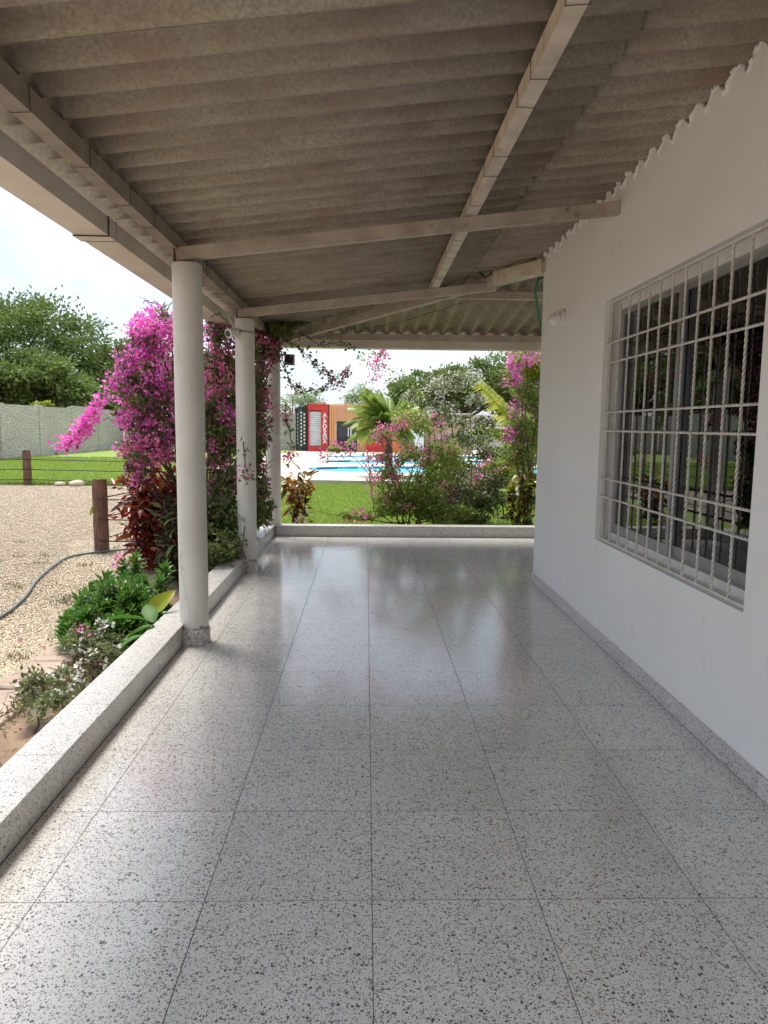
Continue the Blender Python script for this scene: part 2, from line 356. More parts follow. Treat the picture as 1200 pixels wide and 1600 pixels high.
def unit(a): return a/np.maximum(np.linalg.norm(a, axis=1, keepdims=True), 1e-9)
def leafcloud(P, size, rng, aspect=.55, axis=None, spread=1.0, fold=.25, droop=0.0):
    """folded diamond leaves at the points P; returns V, F, rnd"""
    n = len(P); d = unit(rng.normal(size=(n, 3)))
    if axis is not None: d = unit(axis*1.0 + d*spread)
    d[:, 2] -= droop; d = unit(d)
    t = unit(np.cross(d, unit(rng.normal(size=(n, 3))))); nn = np.cross(d, t)
    s = (np.asarray(size)*np.ones(n))*rng.uniform(.65, 1.3, n); s = s[:, None]
    b = P; tip = P+d*s; mid = P+d*s*.45
    l = mid+t*s*aspect*.5+nn*s*fold*.5; r = mid-t*s*aspect*.5+nn*s*fold*.5
    V = np.stack([b, l, tip, r], 1).reshape(-1, 3); i = np.arange(n)[:, None]*4
    F = np.concatenate([i+np.array([[0, 2, 1]]), i+np.array([[0, 3, 2]])], 1).reshape(-1, 3)
    return V, F, np.repeat(rng.uniform(0, 1, n), 2)
def curve_pts(a, b, rng, n=7, sag=.1, wob=.05):
    a, b = Vector(a), Vector(b); out = []
    for i in range(n):
        t = i/(n-1); p = a.lerp(b, t); p.z += sag*math.sin(math.pi*t)
        if 0 < i < n-1: p += Vector(rng.normal(size=3))*wob
        out.append(p)
    return out

# ------------------------------------------------------------------ ground
GZ = -.10
def sheet(name, polys, z, mat, label=None):
    vs, fs = [], []
    for p in polys: o = len(vs); vs += [(x, y, z) for x, y in p]; fs.append(tuple(range(o, o+len(p))))
    me = bpy.data.meshes.new(name); me.from_pydata(vs, [], fs); me.materials.append(MAT[mat])
    return tag(link(name, me), label, None, None, 'structure')
sheet('ground', [[(-450, -250), (450, -250), (450, 600), (-450, 600)]], GZ-.012, 'soil')
def wob_line(p0, p1, n, amp, rng):
    out = []
    for i in range(n+1):
        t = i/n; out.append((p0[0]+(p1[0]-p0[0])*t+(rng.normal()*amp if 0 < i < n else 0), p0[1]+(p1[1]-p0[1])*t+(rng.normal()*amp if 0 < i < n else 0)))
    return out
gr_edge = wob_line((-2.02, -8), (-2.02, 6.6), 50, .025, RNG)+wob_line((-2.25, 6.8), (-3.1, 9.2), 12, .05, RNG)+wob_line((-2.9, 9.6), (-2.6, 17.5), 20, .05, RNG)+wob_line((-2.6, 17.5), (-60, 17.6), 150, .05, RNG)
sheet('gravel_yard', [gr_edge+[(-60, -8)], [(-60, -60), (40, -60), (40, -8), (-60, -8)], [(-2.02, -8), (40, -8), (40, -2.6), (-2.02, -2.6)]], GZ-.006, 'gravel_bed')  # areas behind the camera are unseen, added as pale ground to bounce light
lawn_a = wob_line((-15, 17.5), (-2.6, 17.45), 70, .05, RNG)+[(-2.6, 20.0), (-3.6, 20.4), (-3.6, 43), (-15, 43)]
lawn_b = wob_line((-2.599, 20.0), (-2.5, 9.5), 30, .03, RNG)+[(-1.6, 9.35), (30, 9.35), (30, 20.0)]
sheet('lawn', [lawn_a, lawn_b], GZ, 'lawn_grass')

# gravel stones lying loose on the bed, nearest the veranda
def pebbles():
    rng = np.random.default_rng(3); n = 150000
    Y = 3.2+(rng.uniform(0, 1, n)**1.9)*14.2; X = -2.0-rng.uniform(0, 1, n)*(0.55*Y+.4-2.0).clip(.3)
    lim = np.where(Y < 6.6, -2.02, np.where(Y < 9.2, -2.25-.35*(Y-6.6), -2.9)); X = np.where(X > lim-.02, lim-.02-rng.uniform(0, .6, n), X)
    o = np.array([(1, 0, 0), (-1, 0, 0), (0, 1, 0), (0, -1, 0), (0, 0, 1), (0, 0, -1)], float)
    F0 = np.array([(0, 2, 4), (2, 1, 4), (1, 3, 4), (3, 0, 4), (2, 0, 5), (1, 2, 5), (3, 1, 5), (0, 3, 5)])
    s = rng.uniform(.005, .0125, n)
    V = o[None]*np.stack([s, s*rng.uniform(.6, 1, n), s*rng.uniform(.45, .75, n)], 1)[:, None, :]*(1+.25*rng.normal(size=(n, 6, 1))).clip(.5, 1.5)
    a = rng.uniform(0, 6.28, n); ca, sa = np.cos(a)[:, None], np.sin(a)[:, None]
    x, y = V[..., 0]*ca-V[..., 1]*sa, V[..., 0]*sa+V[..., 1]*ca; t = rng.normal(size=(n, 1))*.35
    V = np.stack([x+X[:, None], y+Y[:, None], V[..., 2]+x*t+GZ-.003+s[:, None]*.25], 2).reshape(-1, 3)
    F = (np.arange(n)[:, None, None]*6+F0[None]).reshape(-1, 3)
    o = link('gravel', npmesh('gravel', V, F, 'pebble', np.repeat(rng.uniform(0, 1, n), 8)))
    tag(o, 'pale tan gravel covering the yard beside the veranda', 'gravel', None, 'stuff')
pebbles()
def grass():
    rng = np.random.default_rng(5); P = []
    n = 110000; Y = 9.4+rng.uniform(0, 1, n)**1.3*9.0; X = rng.uniform(-1.9, 5.5, n); P.append(np.stack([X, Y, 0*X], 1)); H = [rng.uniform(.025, .06, n)]
    n = 90000; Y = 17.5+rng.uniform(0, 1, n)**1.8*14; X = rng.uniform(-14.9, -2.5, n); P.append(np.stack([X, Y, 0*X], 1)); H.append(rng.uniform(.03, .07, n))
    n = 9000; Y = 17.42+np.abs(rng.normal(size=n))*.09; X = rng.uniform(-14.9, -2.5, n); P.append(np.stack([X, Y, 0*X], 1)); H.append(rng.uniform(.06, .13, n))
    n = 6000; Y = 9.36+np.abs(rng.normal(size=n))*.1; X = rng.uniform(-1.6, 5, n); P.append(np.stack([X, Y, 0*X], 1)); H.append(rng.uniform(.06, .16, n))
    P = np.concatenate(P); H = np.concatenate(H); keep = ~((P[:, 1] > 18.2) & (P[:, 0] > -4.0)); P, H = P[keep], H[keep]; n = len(P)
    a = rng.uniform(0, 6.28, n); w = np.stack([np.cos(a), np.sin(a), 0*a], 1)*(.0035+.0007*P[:, 1:2]*.6)
    tip = P+np.stack([rng.normal(size=n)*.35*H, rng.normal(size=n)*.35*H, H], 1)
    V = np.stack([P-w, P+w, tip], 1); V[..., 2] += GZ-.002
    o = link('grass', npmesh('grass', V.reshape(-1, 3), np.arange(n*3).reshape(-1, 3), 'grass_blade', rng.uniform(0, 1, n)))
    tag(o, 'short bright green lawn grass', 'grass', None, 'stuff')
grass()

# ------------------------------------------------------------------ veranda floor of terrazzo tiles
KX, WX, WY, FY = -1.165, 1.545, 6.43, 9.02     # kerb inner face, house wall face, house corner, far kerb inner face
T, JX, JY, G = .5, .0279, 1.986, .003
slab = MB().box(KX-.17, 5.5, -2.5, FY+.18, -.25, -.012)
floor = slab.build('veranda_floor', 'kerb_core'); tag(floor, kind='structure')
MB().box(KX, 5.4, -2.4, FY, -.0118, -.0006).build('grout_bed', 'grout', floor)
TM = {}
def tile(x0, x1, y0, y1):
    k = (round(x1-x0, 4), round(y1-y0, 4))
    if k not in TM: TM[k] = MB().cbox(G/2, k[0]-G/2, G/2, k[1]-G/2, -.011, 0, .0002).mesh('floor_tile', 'terrazzo_floor')
    link('floor_tile', TM[k], floor, (x0, y0, random.uniform(-.0002, .0003)))
for i in range(-4, 12):
    for j in range(-9, 15):
        x0, x1 = max(KX+.002, JX+(i-0)*T), min(JX+(i+1)*T, 5.4); y0, y1 = JY+j*T, min(JY+(j+1)*T, FY-.002)
        if x1-x0 < .02 or y1-y0 < .02 or y0 < -2.4: continue
        if x0 >= WX and y1 <= WY: continue
        if x1 > WX and y0 < WY:
            if y1 <= WY: x1 = WX
            else:
                if x0 >= WX: y0 = WY
                else:
                    tile(x0, WX, y0, y1); continue
        tile(x0, x1, y0, y1)

# ------------------------------------------------------------------ kerbs
KH = .14
def slab_mesh(lx, ly, lz, c=.0008): return MB().cbox(0, lx, 0, ly, 0, lz, c)
def kerb_left():
    t = thing('low_kerb_wall', (-1.25, 4, 0), 'long low speckled terrazzo kerb along the left edge of the veranda', 'kerb')
    MB().box(-1.330, KX-.013, -2.4, FY+.16, -.2, KH-.016).build('core', 'kerb_core', t)
    top = slab_mesh(.187, T-.002, .016).mesh('top_slab', 'terrazzo_kerb'); face = MB().box(0, .0125, 0, T-.002, 0, KH-.0175).mesh('face_slab', 'terrazzo_kerb')
    y = -2.35
    while y < FY-.05:
        l = min(T, FY-.004-y)
        for nm, me, x, z in (('top_slab', top, -1.345, KH-.015), ('face_slab', face, KX-.0128, .001)):
            if l < T-.01: me = (slab_mesh(.187, l, .016) if nm == 'top_slab' else MB().box(0, .0125, 0, l, 0, KH-.0175)).mesh(nm, 'terrazzo_kerb')
            link(nm, me, t, (x+random.uniform(-.001, .001), y+(0 if nm == 'top_slab' else .0), z))
        y += T
def kerb_far():
    t = thing('low_kerb_wall', (1, FY+.1, 0), 'low grey terrazzo kerb closing the far end of the veranda', 'kerb')
    MB().box(KX+.02, 5.4, FY+.013, FY+.16, -.2, KH-.02).build('core', 'kerb_core', t)
    top = slab_mesh(T-.002, .19, .016).mesh('top_slab', 'terrazzo_kerb'); face = MB().box(0, T-.002, 0, .0125, 0, KH-.0215).mesh('face_slab', 'terrazzo_kerb')
    x = KX+.03
    while x < 5.1:
        link('top_slab', top, t, (x, FY-.006, KH-.019)); link('face_slab', face, t, (x, FY, .001)); x += T
kerb_left(); kerb_far()

# ------------------------------------------------------------------ roof geometry
SL = .118; AMP = .033; PIT = .177
def zA(x): return 2.765+SL*(x-.63)+AMP              # middle surface of the side roof
def zB(y): return zA(WX)-SL*(y-WY)                  # middle surface of the end roof (hip at x+y = WX+WY)
HIP = WX+WY
def wave(u): t_ = 2*math.pi*(u-2.407-.045)/PIT; return AMP*(math.cos(t_)-.22*math.cos(2*t_))+.22*AMP

# ------------------------------------------------------------------ house
def house():
    h = thing('house', (WX, 0, 0), 'white painted house wall with a barred sliding window', 'house')
    OY0, OY1, OZ0, OZ1 = 2.81, 4.72, .67, 2.225; XB = WX+.16
    w = MB(); w.box(WX, XB, -3, OY0, -.2, 2.70); w.box(WX, XB, OY1, WY, -.2, 2.70); w.box(WX, XB, OY0, OY1, -.2, OZ0); w.box(WX, XB, OY0, OY1, OZ1, 2.70)
    # upper course shaped to the underside of the roof sheets
    ys = [y for y in np.arange(-3, WY, PIT/10)]+[WY]
    top = [zA(WX)+wave(y)-.006 for y in ys]
    top = [t if y+WX < HIP-.02 else t-.03 for t, y in zip(top, ys)]
    vs = []; fs = []
    for y, t in zip(ys, top): vs += [(WX, y, 2.70), (WX, y, t), (XB, y, 2.70), (XB, y, t+SL*.16)]
    for i in range(len(ys)-1):
        a = 4*i; b = a+4; fs += [(a, a+1, b+1, b), (a+1, a+3, b+3, b+1), (a+2, b+2, b+3, a+3)]
    w.add(vs, fs)
    w.box(XB, 5.4, WY-.16, WY, -.2, 2.86)
    w.build('wall', 'white_paint_wall', h)
    # ragged mortar bead where the wall meets the sheets
    rng = np.random.default_rng(9); b = MB()
    yy = np.arange(-2.8, WY-.02, .012)
    b.tube([(WX-.002+rng.normal()*.003, y, zA(WX)+wave(y)-.014+rng.normal()*.004) for y in yy], [float(abs(.009+rng.normal()*.004)) for _ in yy], 6)
    b.build('mortar_bead', 'white_paint_wall', h)
    # skirting
    sk = MB().cbox(0, .011, 0, T-.002, 0, .085, .002).mesh('skirting_slab', 'terrazzo_skirting'); y = -2.4
    while y < WY-.01:
        l = min(T, WY-y)
        me = sk if l > T-.01 else MB().cbox(0, .011, 0, l, 0, .085, .002).mesh('skirting_slab', 'terrazzo_skirting')
        link('skirting_slab', me, h, (WX-.011, y, .0005)); y += T
    sk2 = MB().cbox(0, T-.002, 0, .011, 0, .085, .002).mesh('skirting_slab', 'terrazzo_skirting')
    for k in range(7): link('skirting_slab', sk2, h, (WX+k*T, WY, .0005))
    # plaster band round the opening, 6 mm proud, with sill
    bd = MB()
    # window: frame, two sashes, panes
    X0 = WX+.085; wf = MB(); a, c = .045, .05
    wf.box(X0, X0+.07, OY0, OY1, OZ0, OZ0+.055); wf.box(X0, X0+.07, OY0, OY1, OZ1-.06, OZ1)
    wf.box(X0, X0+.07, OY0, OY0+a, OZ0+.055, OZ1-.06); wf.box(X0, X0+.07, OY1-a, OY1, OZ0+.055, OZ1-.06)
    win = wf.build('window', 'frame_white', h)
    ym = 3.81
    for (y0, y1, xo, nm) in ((ym-.02, OY1-a, .012, 'far'), (OY0+a, ym+.025, .036, 'near')):
        s = MB(); x0, x1 = X0+xo, X0+xo+.02; z0, z1 = OZ0+.055, OZ1-.06; st = .04
        s.box(x0, x1, y0, y1, z0, z0+.06); s.box(x0, x1, y0, y1, z1-.035, z1); s.box(x0, x1, y0, y0+st, z0+.06, z1-.035); s.box(x0, x1, y1-st, y1, z0+.06, z1-.035)
        s.build('sash', 'aluminium', win)
        MB().box(x0+.008, x0+.012, y0+st-.004, y1-st+.004, z0+.056, z1-.031).build('pane', 'window_glass', win)
    sill = MB(); sill.add([(WX+.002, OY0, OZ0-.018), (WX+.002, OY0, OZ0-.001), (X0-.001, OY0, OZ0+.012), (X0-.001, OY0, OZ0-.018), (WX+.002, OY1, OZ0-.018), (WX+.002, OY1, OZ0-.001), (X0-.001, OY1, OZ0+.012), (X0-.001, OY1, OZ0-.018)],
             [(0, 1, 2, 3), (7, 6, 5, 4), (0, 4, 5, 1), (1, 5, 6, 2), (2, 6, 7, 3), (3, 7, 4, 0)])
    sill.build('sill', 'white_paint_wall', win)
    # grille of twisted square bars
    gf = MB(); GX = WX+.035; e = .012
    ol = [(OY0+.004, OZ0+.004), (OY1-.004, OZ0+.004), (OY1-.004, OZ1-.004), (OY0+.004, OZ1-.004)]; il = [(OY0+.004+e, OZ0+.004+e), (OY1-.004-e, OZ0+.004+e), (OY1-.004-e, OZ1-.004-e), (OY0+.004+e, OZ1-.004-e)]
    vs = [(x, y, z) for x in (GX-.006, GX+.006) for l in (ol, il) for y, z in l]; fs = []
    for k in range(4):
        j = (k+1) % 4; fs += [(k, j, 4+j, 4+k), (8+k, 12+k, 12+j, 8+j), (k, 8+k, 8+j, j), (4+k, 4+j, 12+j, 12+k)]
    gf.add(vs, fs)
    gr = gf.build('window_grille', 'bar_paint', h)
    def twisted(length, side=.0051, pitch=.115):
        m = MB(); n = int(length/.0125); vs = []; fs = []
        for i in range(n+1):
            t = 2*math.pi*(i*length/n)/pitch
            vs += [(side*math.sqrt(2)*math.cos(t+k*math.pi/2), side*math.sqrt(2)*math.sin(t+k*math.pi/2), i*length/n) for k in range(4)]
        for i in range(n):
            fs += [(4*i+k, 4*i+(k+1) % 4, 4*i+4+(k+1) % 4, 4*i+4+k) for k in range(4)]
        return m.add(vs, fs+[(3, 2, 1, 0), (4*n, 4*n+1, 4*n+2, 4*n+3)])
    vb = twisted(OZ1-OZ0-.024).mesh('vertical_bar', 'bar_paint'); hb = twisted(OY1-OY0-.012).mesh('crossbar', 'bar_paint')
    for k in range(13): link('vertical_bar', vb, gr, (GX, OY1-.035-k*.1528, OZ0+.012), (0, 0, random.uniform(0, 1)))
    for z in (1.955, 1.83, 1.515, 1.395, 1.085, .965): link('crossbar', hb, gr, (GX-.0165, OY0+.006, z), (R(-90), 0, 0))
    # room behind the glass
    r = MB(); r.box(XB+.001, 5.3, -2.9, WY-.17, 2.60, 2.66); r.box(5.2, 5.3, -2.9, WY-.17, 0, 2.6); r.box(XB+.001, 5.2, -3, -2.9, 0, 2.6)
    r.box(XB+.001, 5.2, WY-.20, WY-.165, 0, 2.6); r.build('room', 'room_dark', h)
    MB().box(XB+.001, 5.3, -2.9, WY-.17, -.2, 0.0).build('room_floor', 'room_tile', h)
house()

# bulkhead lamp on the wall
def lamp():
    c = (WX, 5.72, 2.268); t = thing('wall_lamp', c, 'small round white bulkhead lamp on the house wall', 'lamp')
    b = MB(); b.lathe([(.062, .0), (.066, .004), (.066, .02), (.055, .03), (.05, .032)], c, (-1, 0, 0), 28); autosmooth(b.build('base', 'plastic_white', t))
    g = MB(); ax = Vector((-1, .1, -.35)).normalized(); c2 = Vector(c)+Vector((-.028, 0, -.004))
    g.lathe([(.05, 0), (.056, .015), (.055, .045), (.047, .07), (.03, .086), (.008, .092)], c2, ax, 28); g.build('globe', 'lamp_glass', t)
    k = MB(); k.lathe([(.058, 0), (.059, .004), (.059, .014), (.056, .016)], c2+ax*.004, ax, 28); autosmooth(k.build('collar', 'plastic_white', t))
lamp()

# ------------------------------------------------------------------ columns
COLS = [(-1.105, 4.545), (-1.14, 6.84), (-1.175, 9.13)]
def columns():
    labs = ['nearest round white column with cracked paint, left of the floor', 'middle round white column carrying a small camera', 'far corner column wrapped in bougainvillea']
    for k, (x, y) in enumerate(COLS):
        t = thing('porch_column', (x, y, 0), labs[k], 'column', 'columns along the left kerb')
        rng = np.random.default_rng(20+k); n = 32; prof = [(.083, .10)]+[(.0905+rng.normal()*.0006, .125+i*.15) for i in range(15)]+[(.0905, 2.372), (.086, 2.38)]
        autosmooth(MB().lathe(prof, (x, y, 0), (0, 0, 1), n).build('shaft', 'column_paint', t), 50)
        autosmooth(MB().lathe([(.099, -.01), (.099, .096), (.092, .104), (.084, .105)], (x, y, 0), (0, 0, 1), n).build('base', 'terrazzo_base', t), 50)
        MB().box(x-.075, x+.075, y-.045, y+.045, 2.376, 2.384).build('cap_plate', 'beam_paint', t)
        b = MB(); b.box(x-.075, x-.07, y-.045, y+.045, 2.384, 2.46); b.build('bracket', 'beam_paint', t)
        if k == 0:
            for a0, z0, z1 in ((-1.95, .30, .52), (-2.15, .42, .62), (-1.6, .20, .33)):
                pts = []; a = a0
                for i in range(12):
                    z = z0+(z1-z0)*i/11; a += rng.normal()*.05; pts.append((x+.0905*math.cos(a), y+.0905*math.sin(a), z))
                MB().tube(pts, .0011, 4).build('crack', 'soil', t)
        if k == 1:
            rr = .0925
            for z in (2.255, 2.268):
                MB().tube([(x+rr*math.cos(a), y+rr*math.sin(a), z+.004*math.sin(a*2)) for a in np.linspace(0, 2*math.pi, 30)], .0028, 5, False).build('cable_tie', 'wire_black', t)
columns()

# ------------------------------------------------------------------ veranda roof
def roof():
    t = thing('veranda_roof', (0, 4, 2.5), 'corrugated fibre cement veranda roof on painted steel beams', 'roof')
    TH = .0055
    def sheet_bm(u0, u1, v0, v1, side, dz):
        bm = bmesh.new(); nu = max(2, int(round((u1-u0)/(PIT/12)))); vs = []
        for i in range(nu+1):
            u = u0+(u1-u0)*i/nu
            for v in (v0, v1):
                x, y = (v, u) if side == 'A' else (u, v)
                z = (zA(x) if side == 'A' else zB(y))+wave(u)+dz
                vs.append((bm.verts.new((x, y, z-TH/2)), bm.verts.new((x, y, z+TH/2))))
        for i in range(nu):
            a, b, c, d = vs[2*i], vs[2*i+1], vs[2*i+3], vs[2*i+2]
            for q in (0, 1): f = bm.faces.new((a[q], b[q], c[q], d[q])); f.smooth = True
            bm.faces.new((a[0], a[1], d[1], d[0])); bm.faces.new((b[0], b[1], c[1], c[0]))
        for i in (0, nu): a, b = vs[2*i], vs[2*i+1]; bm.faces.new((a[0], b[0], b[1], a[1]))
        no = Vector((1, 1, 0)) if side == 'A' else Vector((-1, -1, 0)); g = bm.verts[:]+bm.edges[:]+bm.faces[:]
        r = bmesh.ops.bisect_plane(bm, geom=g, plane_co=(HIP, 0, 0), plane_no=no.normalized(), clear_outer=True)
        bmesh.ops.recalc_face_normals(bm, faces=bm.faces[:]); return bm
    def put(bm):
        if len(bm.faces) == 0: bm.free(); return
        bmesh.ops.translate(bm, verts=bm.verts[:], vec=-worg(t))
        me = bpy.data.meshes.new('roof_sheet'); bm.to_mesh(me); bm.free(); me.materials.append(MAT['fibre_cement']); link('roof_sheet', me, t)
    wd = 5*PIT; y = 2.407-wd*4-.04; k = 0  # unseen roof end behind the camera, shortened to let sky light in
    while y < 9.6:
        y1 = min(y+wd+.05, 9.62)
        jit = [random.uniform(-.008, .008) for _ in range(4)]
        if y < HIP+1.55: put(sheet_bm(y, y1, -1.47+jit[0], .955+jit[1], 'A', .0018*(k % 2)+0))
        put(sheet_bm(y, y1, .80+jit[2], 5.2, 'A', .024+.0018*(k % 2))); y += wd; k += 1
    x = -1.66; k = 0
    while x < 5.4:
        put(sheet_bm(x, x+wd+.05, 9.47, 7.0, 'B', .0018*(k % 2))); put(sheet_bm(x, x+wd+.05, 7.16, 4.0, 'B', .024+.0018*(k % 2))); x += wd; k += 1
    # hip cap along the corner ridge
    hc = MB(); hc.beam((WX+.9, WY-.9, zA(WX+.9)+.03), (-1.47, HIP+1.47, zA(-1.47)+.03), .5, .012); hc.build('hip_cap', 'fibre_cement', t)
    # purlins
    zp = zA(-1.185)-AMP-.006; MB().box(-1.22, -1.152, -1.1, 9.16, zp-.082, zp).build('purlin', 'brown_shaded_beam_paint', t)
    zq = zA(.63)-AMP-.005; HR = MB(); HR.box(.597, .663, -1.1, HIP-.70, zq-.072, zq); HR.build('purlin', 'pale_beam_paint', t)
    zr = zB(9.13)-AMP-.006; MB().box(-1.15, 5.4, 9.10, 9.165, zr-.082, zr).build('purlin', 'beam_paint', t)
    zs = zB(7.36)-AMP-.006; MB().box(.70, 5.4, 7.33, 7.39, zs-.072, zs).build('purlin', 'beam_paint', t)
    # rafters (bottom 2.40 over the columns, 2.71 at the wall)
    def zr_(x): return 2.402+SL*(x+1.11)
    rf = MB(); rf.beam((-1.16, 4.545, zr_(-1.16)), (WX+.05, 4.545, zr_(WX+.05)), .055, .076, (0, 0, 1)); rf.build('rafter', 'beam_paint', t)
    rf = MB(); rf.beam((-1.19, 6.84, zr_(-1.19)), (1.20, 6.84, zr_(1.20)), .055, .076); rf.build('rafter', 'beam_paint', t)
    rf = MB(); rf.beam((-1.16, 1.0-1.05, zr_(-1.16)), (WX+.05, 1.0-1.05, zr_(WX+.05)), .055, .076); rf.build('rafter', 'beam_paint', t)
    hp = MB(); hp.beam((-1.16, 9.135, 2.395), (WX+.05, WY-.05, 2.765), .075, .082); hp.build('hip_rafter', 'beam_paint', t)
    bx = MB(); bx.beam((1.20, HIP-1.20+.01, 2.716), (WX+.01, WY-.0, 2.754), .12, .11); bx.build('rafter_box', 'pale_beam_paint', t)
    # wire ties round the purlins
    def tie(x0, x1, z0, z1, y):
        e = .004; m = MB(); sk = random.uniform(-.02, .02)
        m.tube([(x0-e, y, z1), (x0-e, y+sk*.4, z0-e), (x1+e, y+sk, z0-e), (x1+e, y+sk*1.3, z1)], .0018, 4); m.build('tie_wire', 'wire_black', t)
    for y in (1.95, 2.33, 2.79, 3.02, 3.55, 3.83, 4.3, 5.1, 5.62, 6.4): tie(.597, .663, zq-.072, zq, y)
    for y in (2.28, 2.62, 3.12, 3.65, 4.05, 5.3, 6.0): tie(-1.22, -1.152, zp-.082, zp, y)
    # gutters: open boxes of painted sheet
    def gutter(pts, name='gutter'):
        m = MB(); th = .004
        (x0, y0, x1, y1) = pts
        z0, z1 = 2.402, 2.50
        m.box(x0, x1, y0, y1, z0, z0+th)
        if y1-y0 > x1-x0: m.box(x0, x0+th, y0, y1, z0+th, z1+.02); m.box(x1-th, x1, y0, y1, z0+th, z1)
        else: m.box(x0, x1, y1-th, y1, z0+th, z1+.02); m.box(x0, x1, y0, y0+th, z0+th, z1)
        return m.build(name, 'gutter_plastic', t)
    g1 = gutter((-1.56, -1.15, -1.38, 9.55)); gutter((-1.378, 9.38, 5.4, 9.56))
    for y in (3.98, 4.09):
        MB().tube([(-1.565, y, 2.52), (-1.565, y, 2.397), (-1.375, y, 2.397), (-1.375, y, 2.50)], .0035, 4).build('joint_band', 'wire_black', g1)
    j = MB(); j.box(-1.567, -1.373, 3.985, 4.085, 2.396, 2.4015); j.box(-1.567, -1.5605, 3.985, 4.085, 2.4015, 2.50); j.box(-1.3795, -1.373, 3.985, 4.085, 2.4015, 2.49); j.build('joint_sleeve', 'gutter_plastic', g1)
roof()

# ------------------------------------------------------------------ fittings
def fittings():
    x, y = COLS[1]
    t = thing('security_camera', (x-.1, y-.06, 2.25), 'small white camera strapped to the top of the middle column', 'camera')
    c = at(362, 520, 6.70); ax = Vector((-.55, -.8, -.25)).normalized()
    autosmooth(MB().lathe([(.03, -.05), (.045, -.045), (.047, .02), (.043, .045), (.034, .05)], c, ax, 22).build('body', 'plastic_white', t))
    autosmooth(MB().lathe([(.030, 0), (.030, .004), (.022, .008), (.012, .012)], c+ax*.049, ax, 18).build('lens', 'plastic_black', t))
    MB().tube([c-ax*.04, c-ax*.07+Vector((.02, .01, .01)), Vector((x-.07, y-.03, 2.262))], .016, 8).build('bracket', 'plastic_white', t)
    rng = np.random.default_rng(4)
    MB().tube([c+Vector((.05, -.02, -.02)), c+Vector((.09, -.05, -.10))], .004, 5).build('cable', 'plastic_white', t)
    MB().tube([c+Vector((.03, -.02, .02)), c+Vector((.0, -.03, .10)), c+Vector((-.03, -.03, .17))], .004, 5).build('cable', 'plastic_white', t)
    MB().tube(curve_pts(c+Vector((0, 0, .02)), (-1.36, 6.4, 2.33), rng, 8, .08, .01), .004, 5).build('cable', 'wire_black', t)
    p = at(452, 561, 9.0)
    t = thing('floodlight', p, 'small black floodlight fixed beside the far corner column', 'floodlight')
    b = MB(); b.add([(p.x-.06, p.y-.03, p.z-.05), (p.x+.05, p.y-.04, p.z-.055), (p.x+.065, p.y+.03, p.z-.075), (p.x-.065, p.y+.03, p.z-.07), (p.x-.05, p.y-.02, p.z+.05), (p.x+.045, p.y-.03, p.z+.045), (p.x+.065, p.y+.03, p.z+.06), (p.x-.065, p.y+.03, p.z+.065)], [(3, 2, 1, 0), (4, 5, 6, 7), (0, 1, 5, 4), (1, 2, 6, 5), (2, 3, 7, 6), (3, 0, 4, 7)]); b.build('housing', 'plastic_black', t)
    MB().box(p.x-.065, p.x+.065, p.y+.0305, p.y+.034, p.z-.055, p.z+.055).build('lens', 'lamp_glass', t)
    MB().tube([(p.x-.08, p.y, p.z+.01), (p.x-.1, p.y, p.z+.09), (COLS[2][0]+.05, COLS[2][1]-.05, p.z+.11)], .008, 6).build('bracket', 'plastic_black', t)
    q = at(843, 432, 6.55); rng = np.random.default_rng(8)
    o = MB().tube([q+Vector((.10, .06, .02)), q+Vector((.0, .03, -.02)), q+Vector((-.03, .03, -.10)), q+Vector((-.01, .04, -.2)), q+Vector((.02, .06, -.36)), q+Vector((.10, .1, -.55))], .011, 8).build('cable_loop', 'green_hose')
    tag(o, 'green cable hanging at the house corner under the roof', 'cable')
    for k, (a, b, Y0, Y1, lab) in enumerate((((480, 528), (735, 470), 8.9, 7.3, 'thin dark wire strung below the hip rafter'),)):
        o = MB().tube(curve_pts(at(*a, Y0), at(*b, Y1), rng, 14, -.06, .008), .0028, 4).build('wire', 'wire_black'); tag(o, lab, 'wire')
fittings()

# ------------------------------------------------------------------ yard: fence, hose, pavers, stones
def fence():
    t = thing('wire_fence', (-8.2, 17.5, GZ), 'rustic fence of round timber posts strung with dark wires', 'fence')
    rng = np.random.default_rng(2)
    def post(x, y, h, r):
        m = MB(); n = 12; prof = []
        vs = []; fs = []; K = 7
        for i in range(K+1):
            for k in range(n):
                a = 2*math.pi*k/n; rr = r*(1+.06*math.sin(3*a+x)+rng.normal()*.025)*(.96 if i == K else 1)
                vs.append((x+rr*math.cos(a), y+rr*math.sin(a), GZ-.05+(h+.05)*i/K+(rng.normal()*.006 if i == K else 0)))
        for i in range(K): fs += [(i*n+k, i*n+(k+1) % n, (i+1)*n+(k+1) % n, (i+1)*n+k) for k in range(n)]
        m.add(vs, fs, True).add(vs[-n:], [tuple(range(n))]); p = m.build('post', 'post_wood', t); return p
    A, B, C, D, E_ = (-8.2, 17.5), (-3.1, 8.38), (-2.35, 17.45), (-14.4, 17.5), (-1.75, 8.7)
    post(*A, .83, .095); post(*B, .86, .085); post(*C, .83, .09); post(*D, .83, .09)
    for z in (.07, .32, .56):
        for p, q in ((A, C), (D, A), (B, C), (B, E_)):
            zz = z if q != E_ and p != B else z+.02
            MB().tube(curve_pts((p[0], p[1]-.09, GZ+zz+.06), (q[0], q[1]-.09, GZ+zz+.06), rng, 12, -.03, .003), .012 if p != B else .008, 5).build('wire', 'wire_black', t)
    V, F, r = leafcloud(np.array([[B[0]-.085, B[1]-.04, GZ+.55]]), .14, rng, .6, np.array([[-.1, -.2, -1.]]), .1)
    link('leaf', npmesh('leaf', V-np.array(worg(t)), F, 'leaf_lime', r), t)
fence()
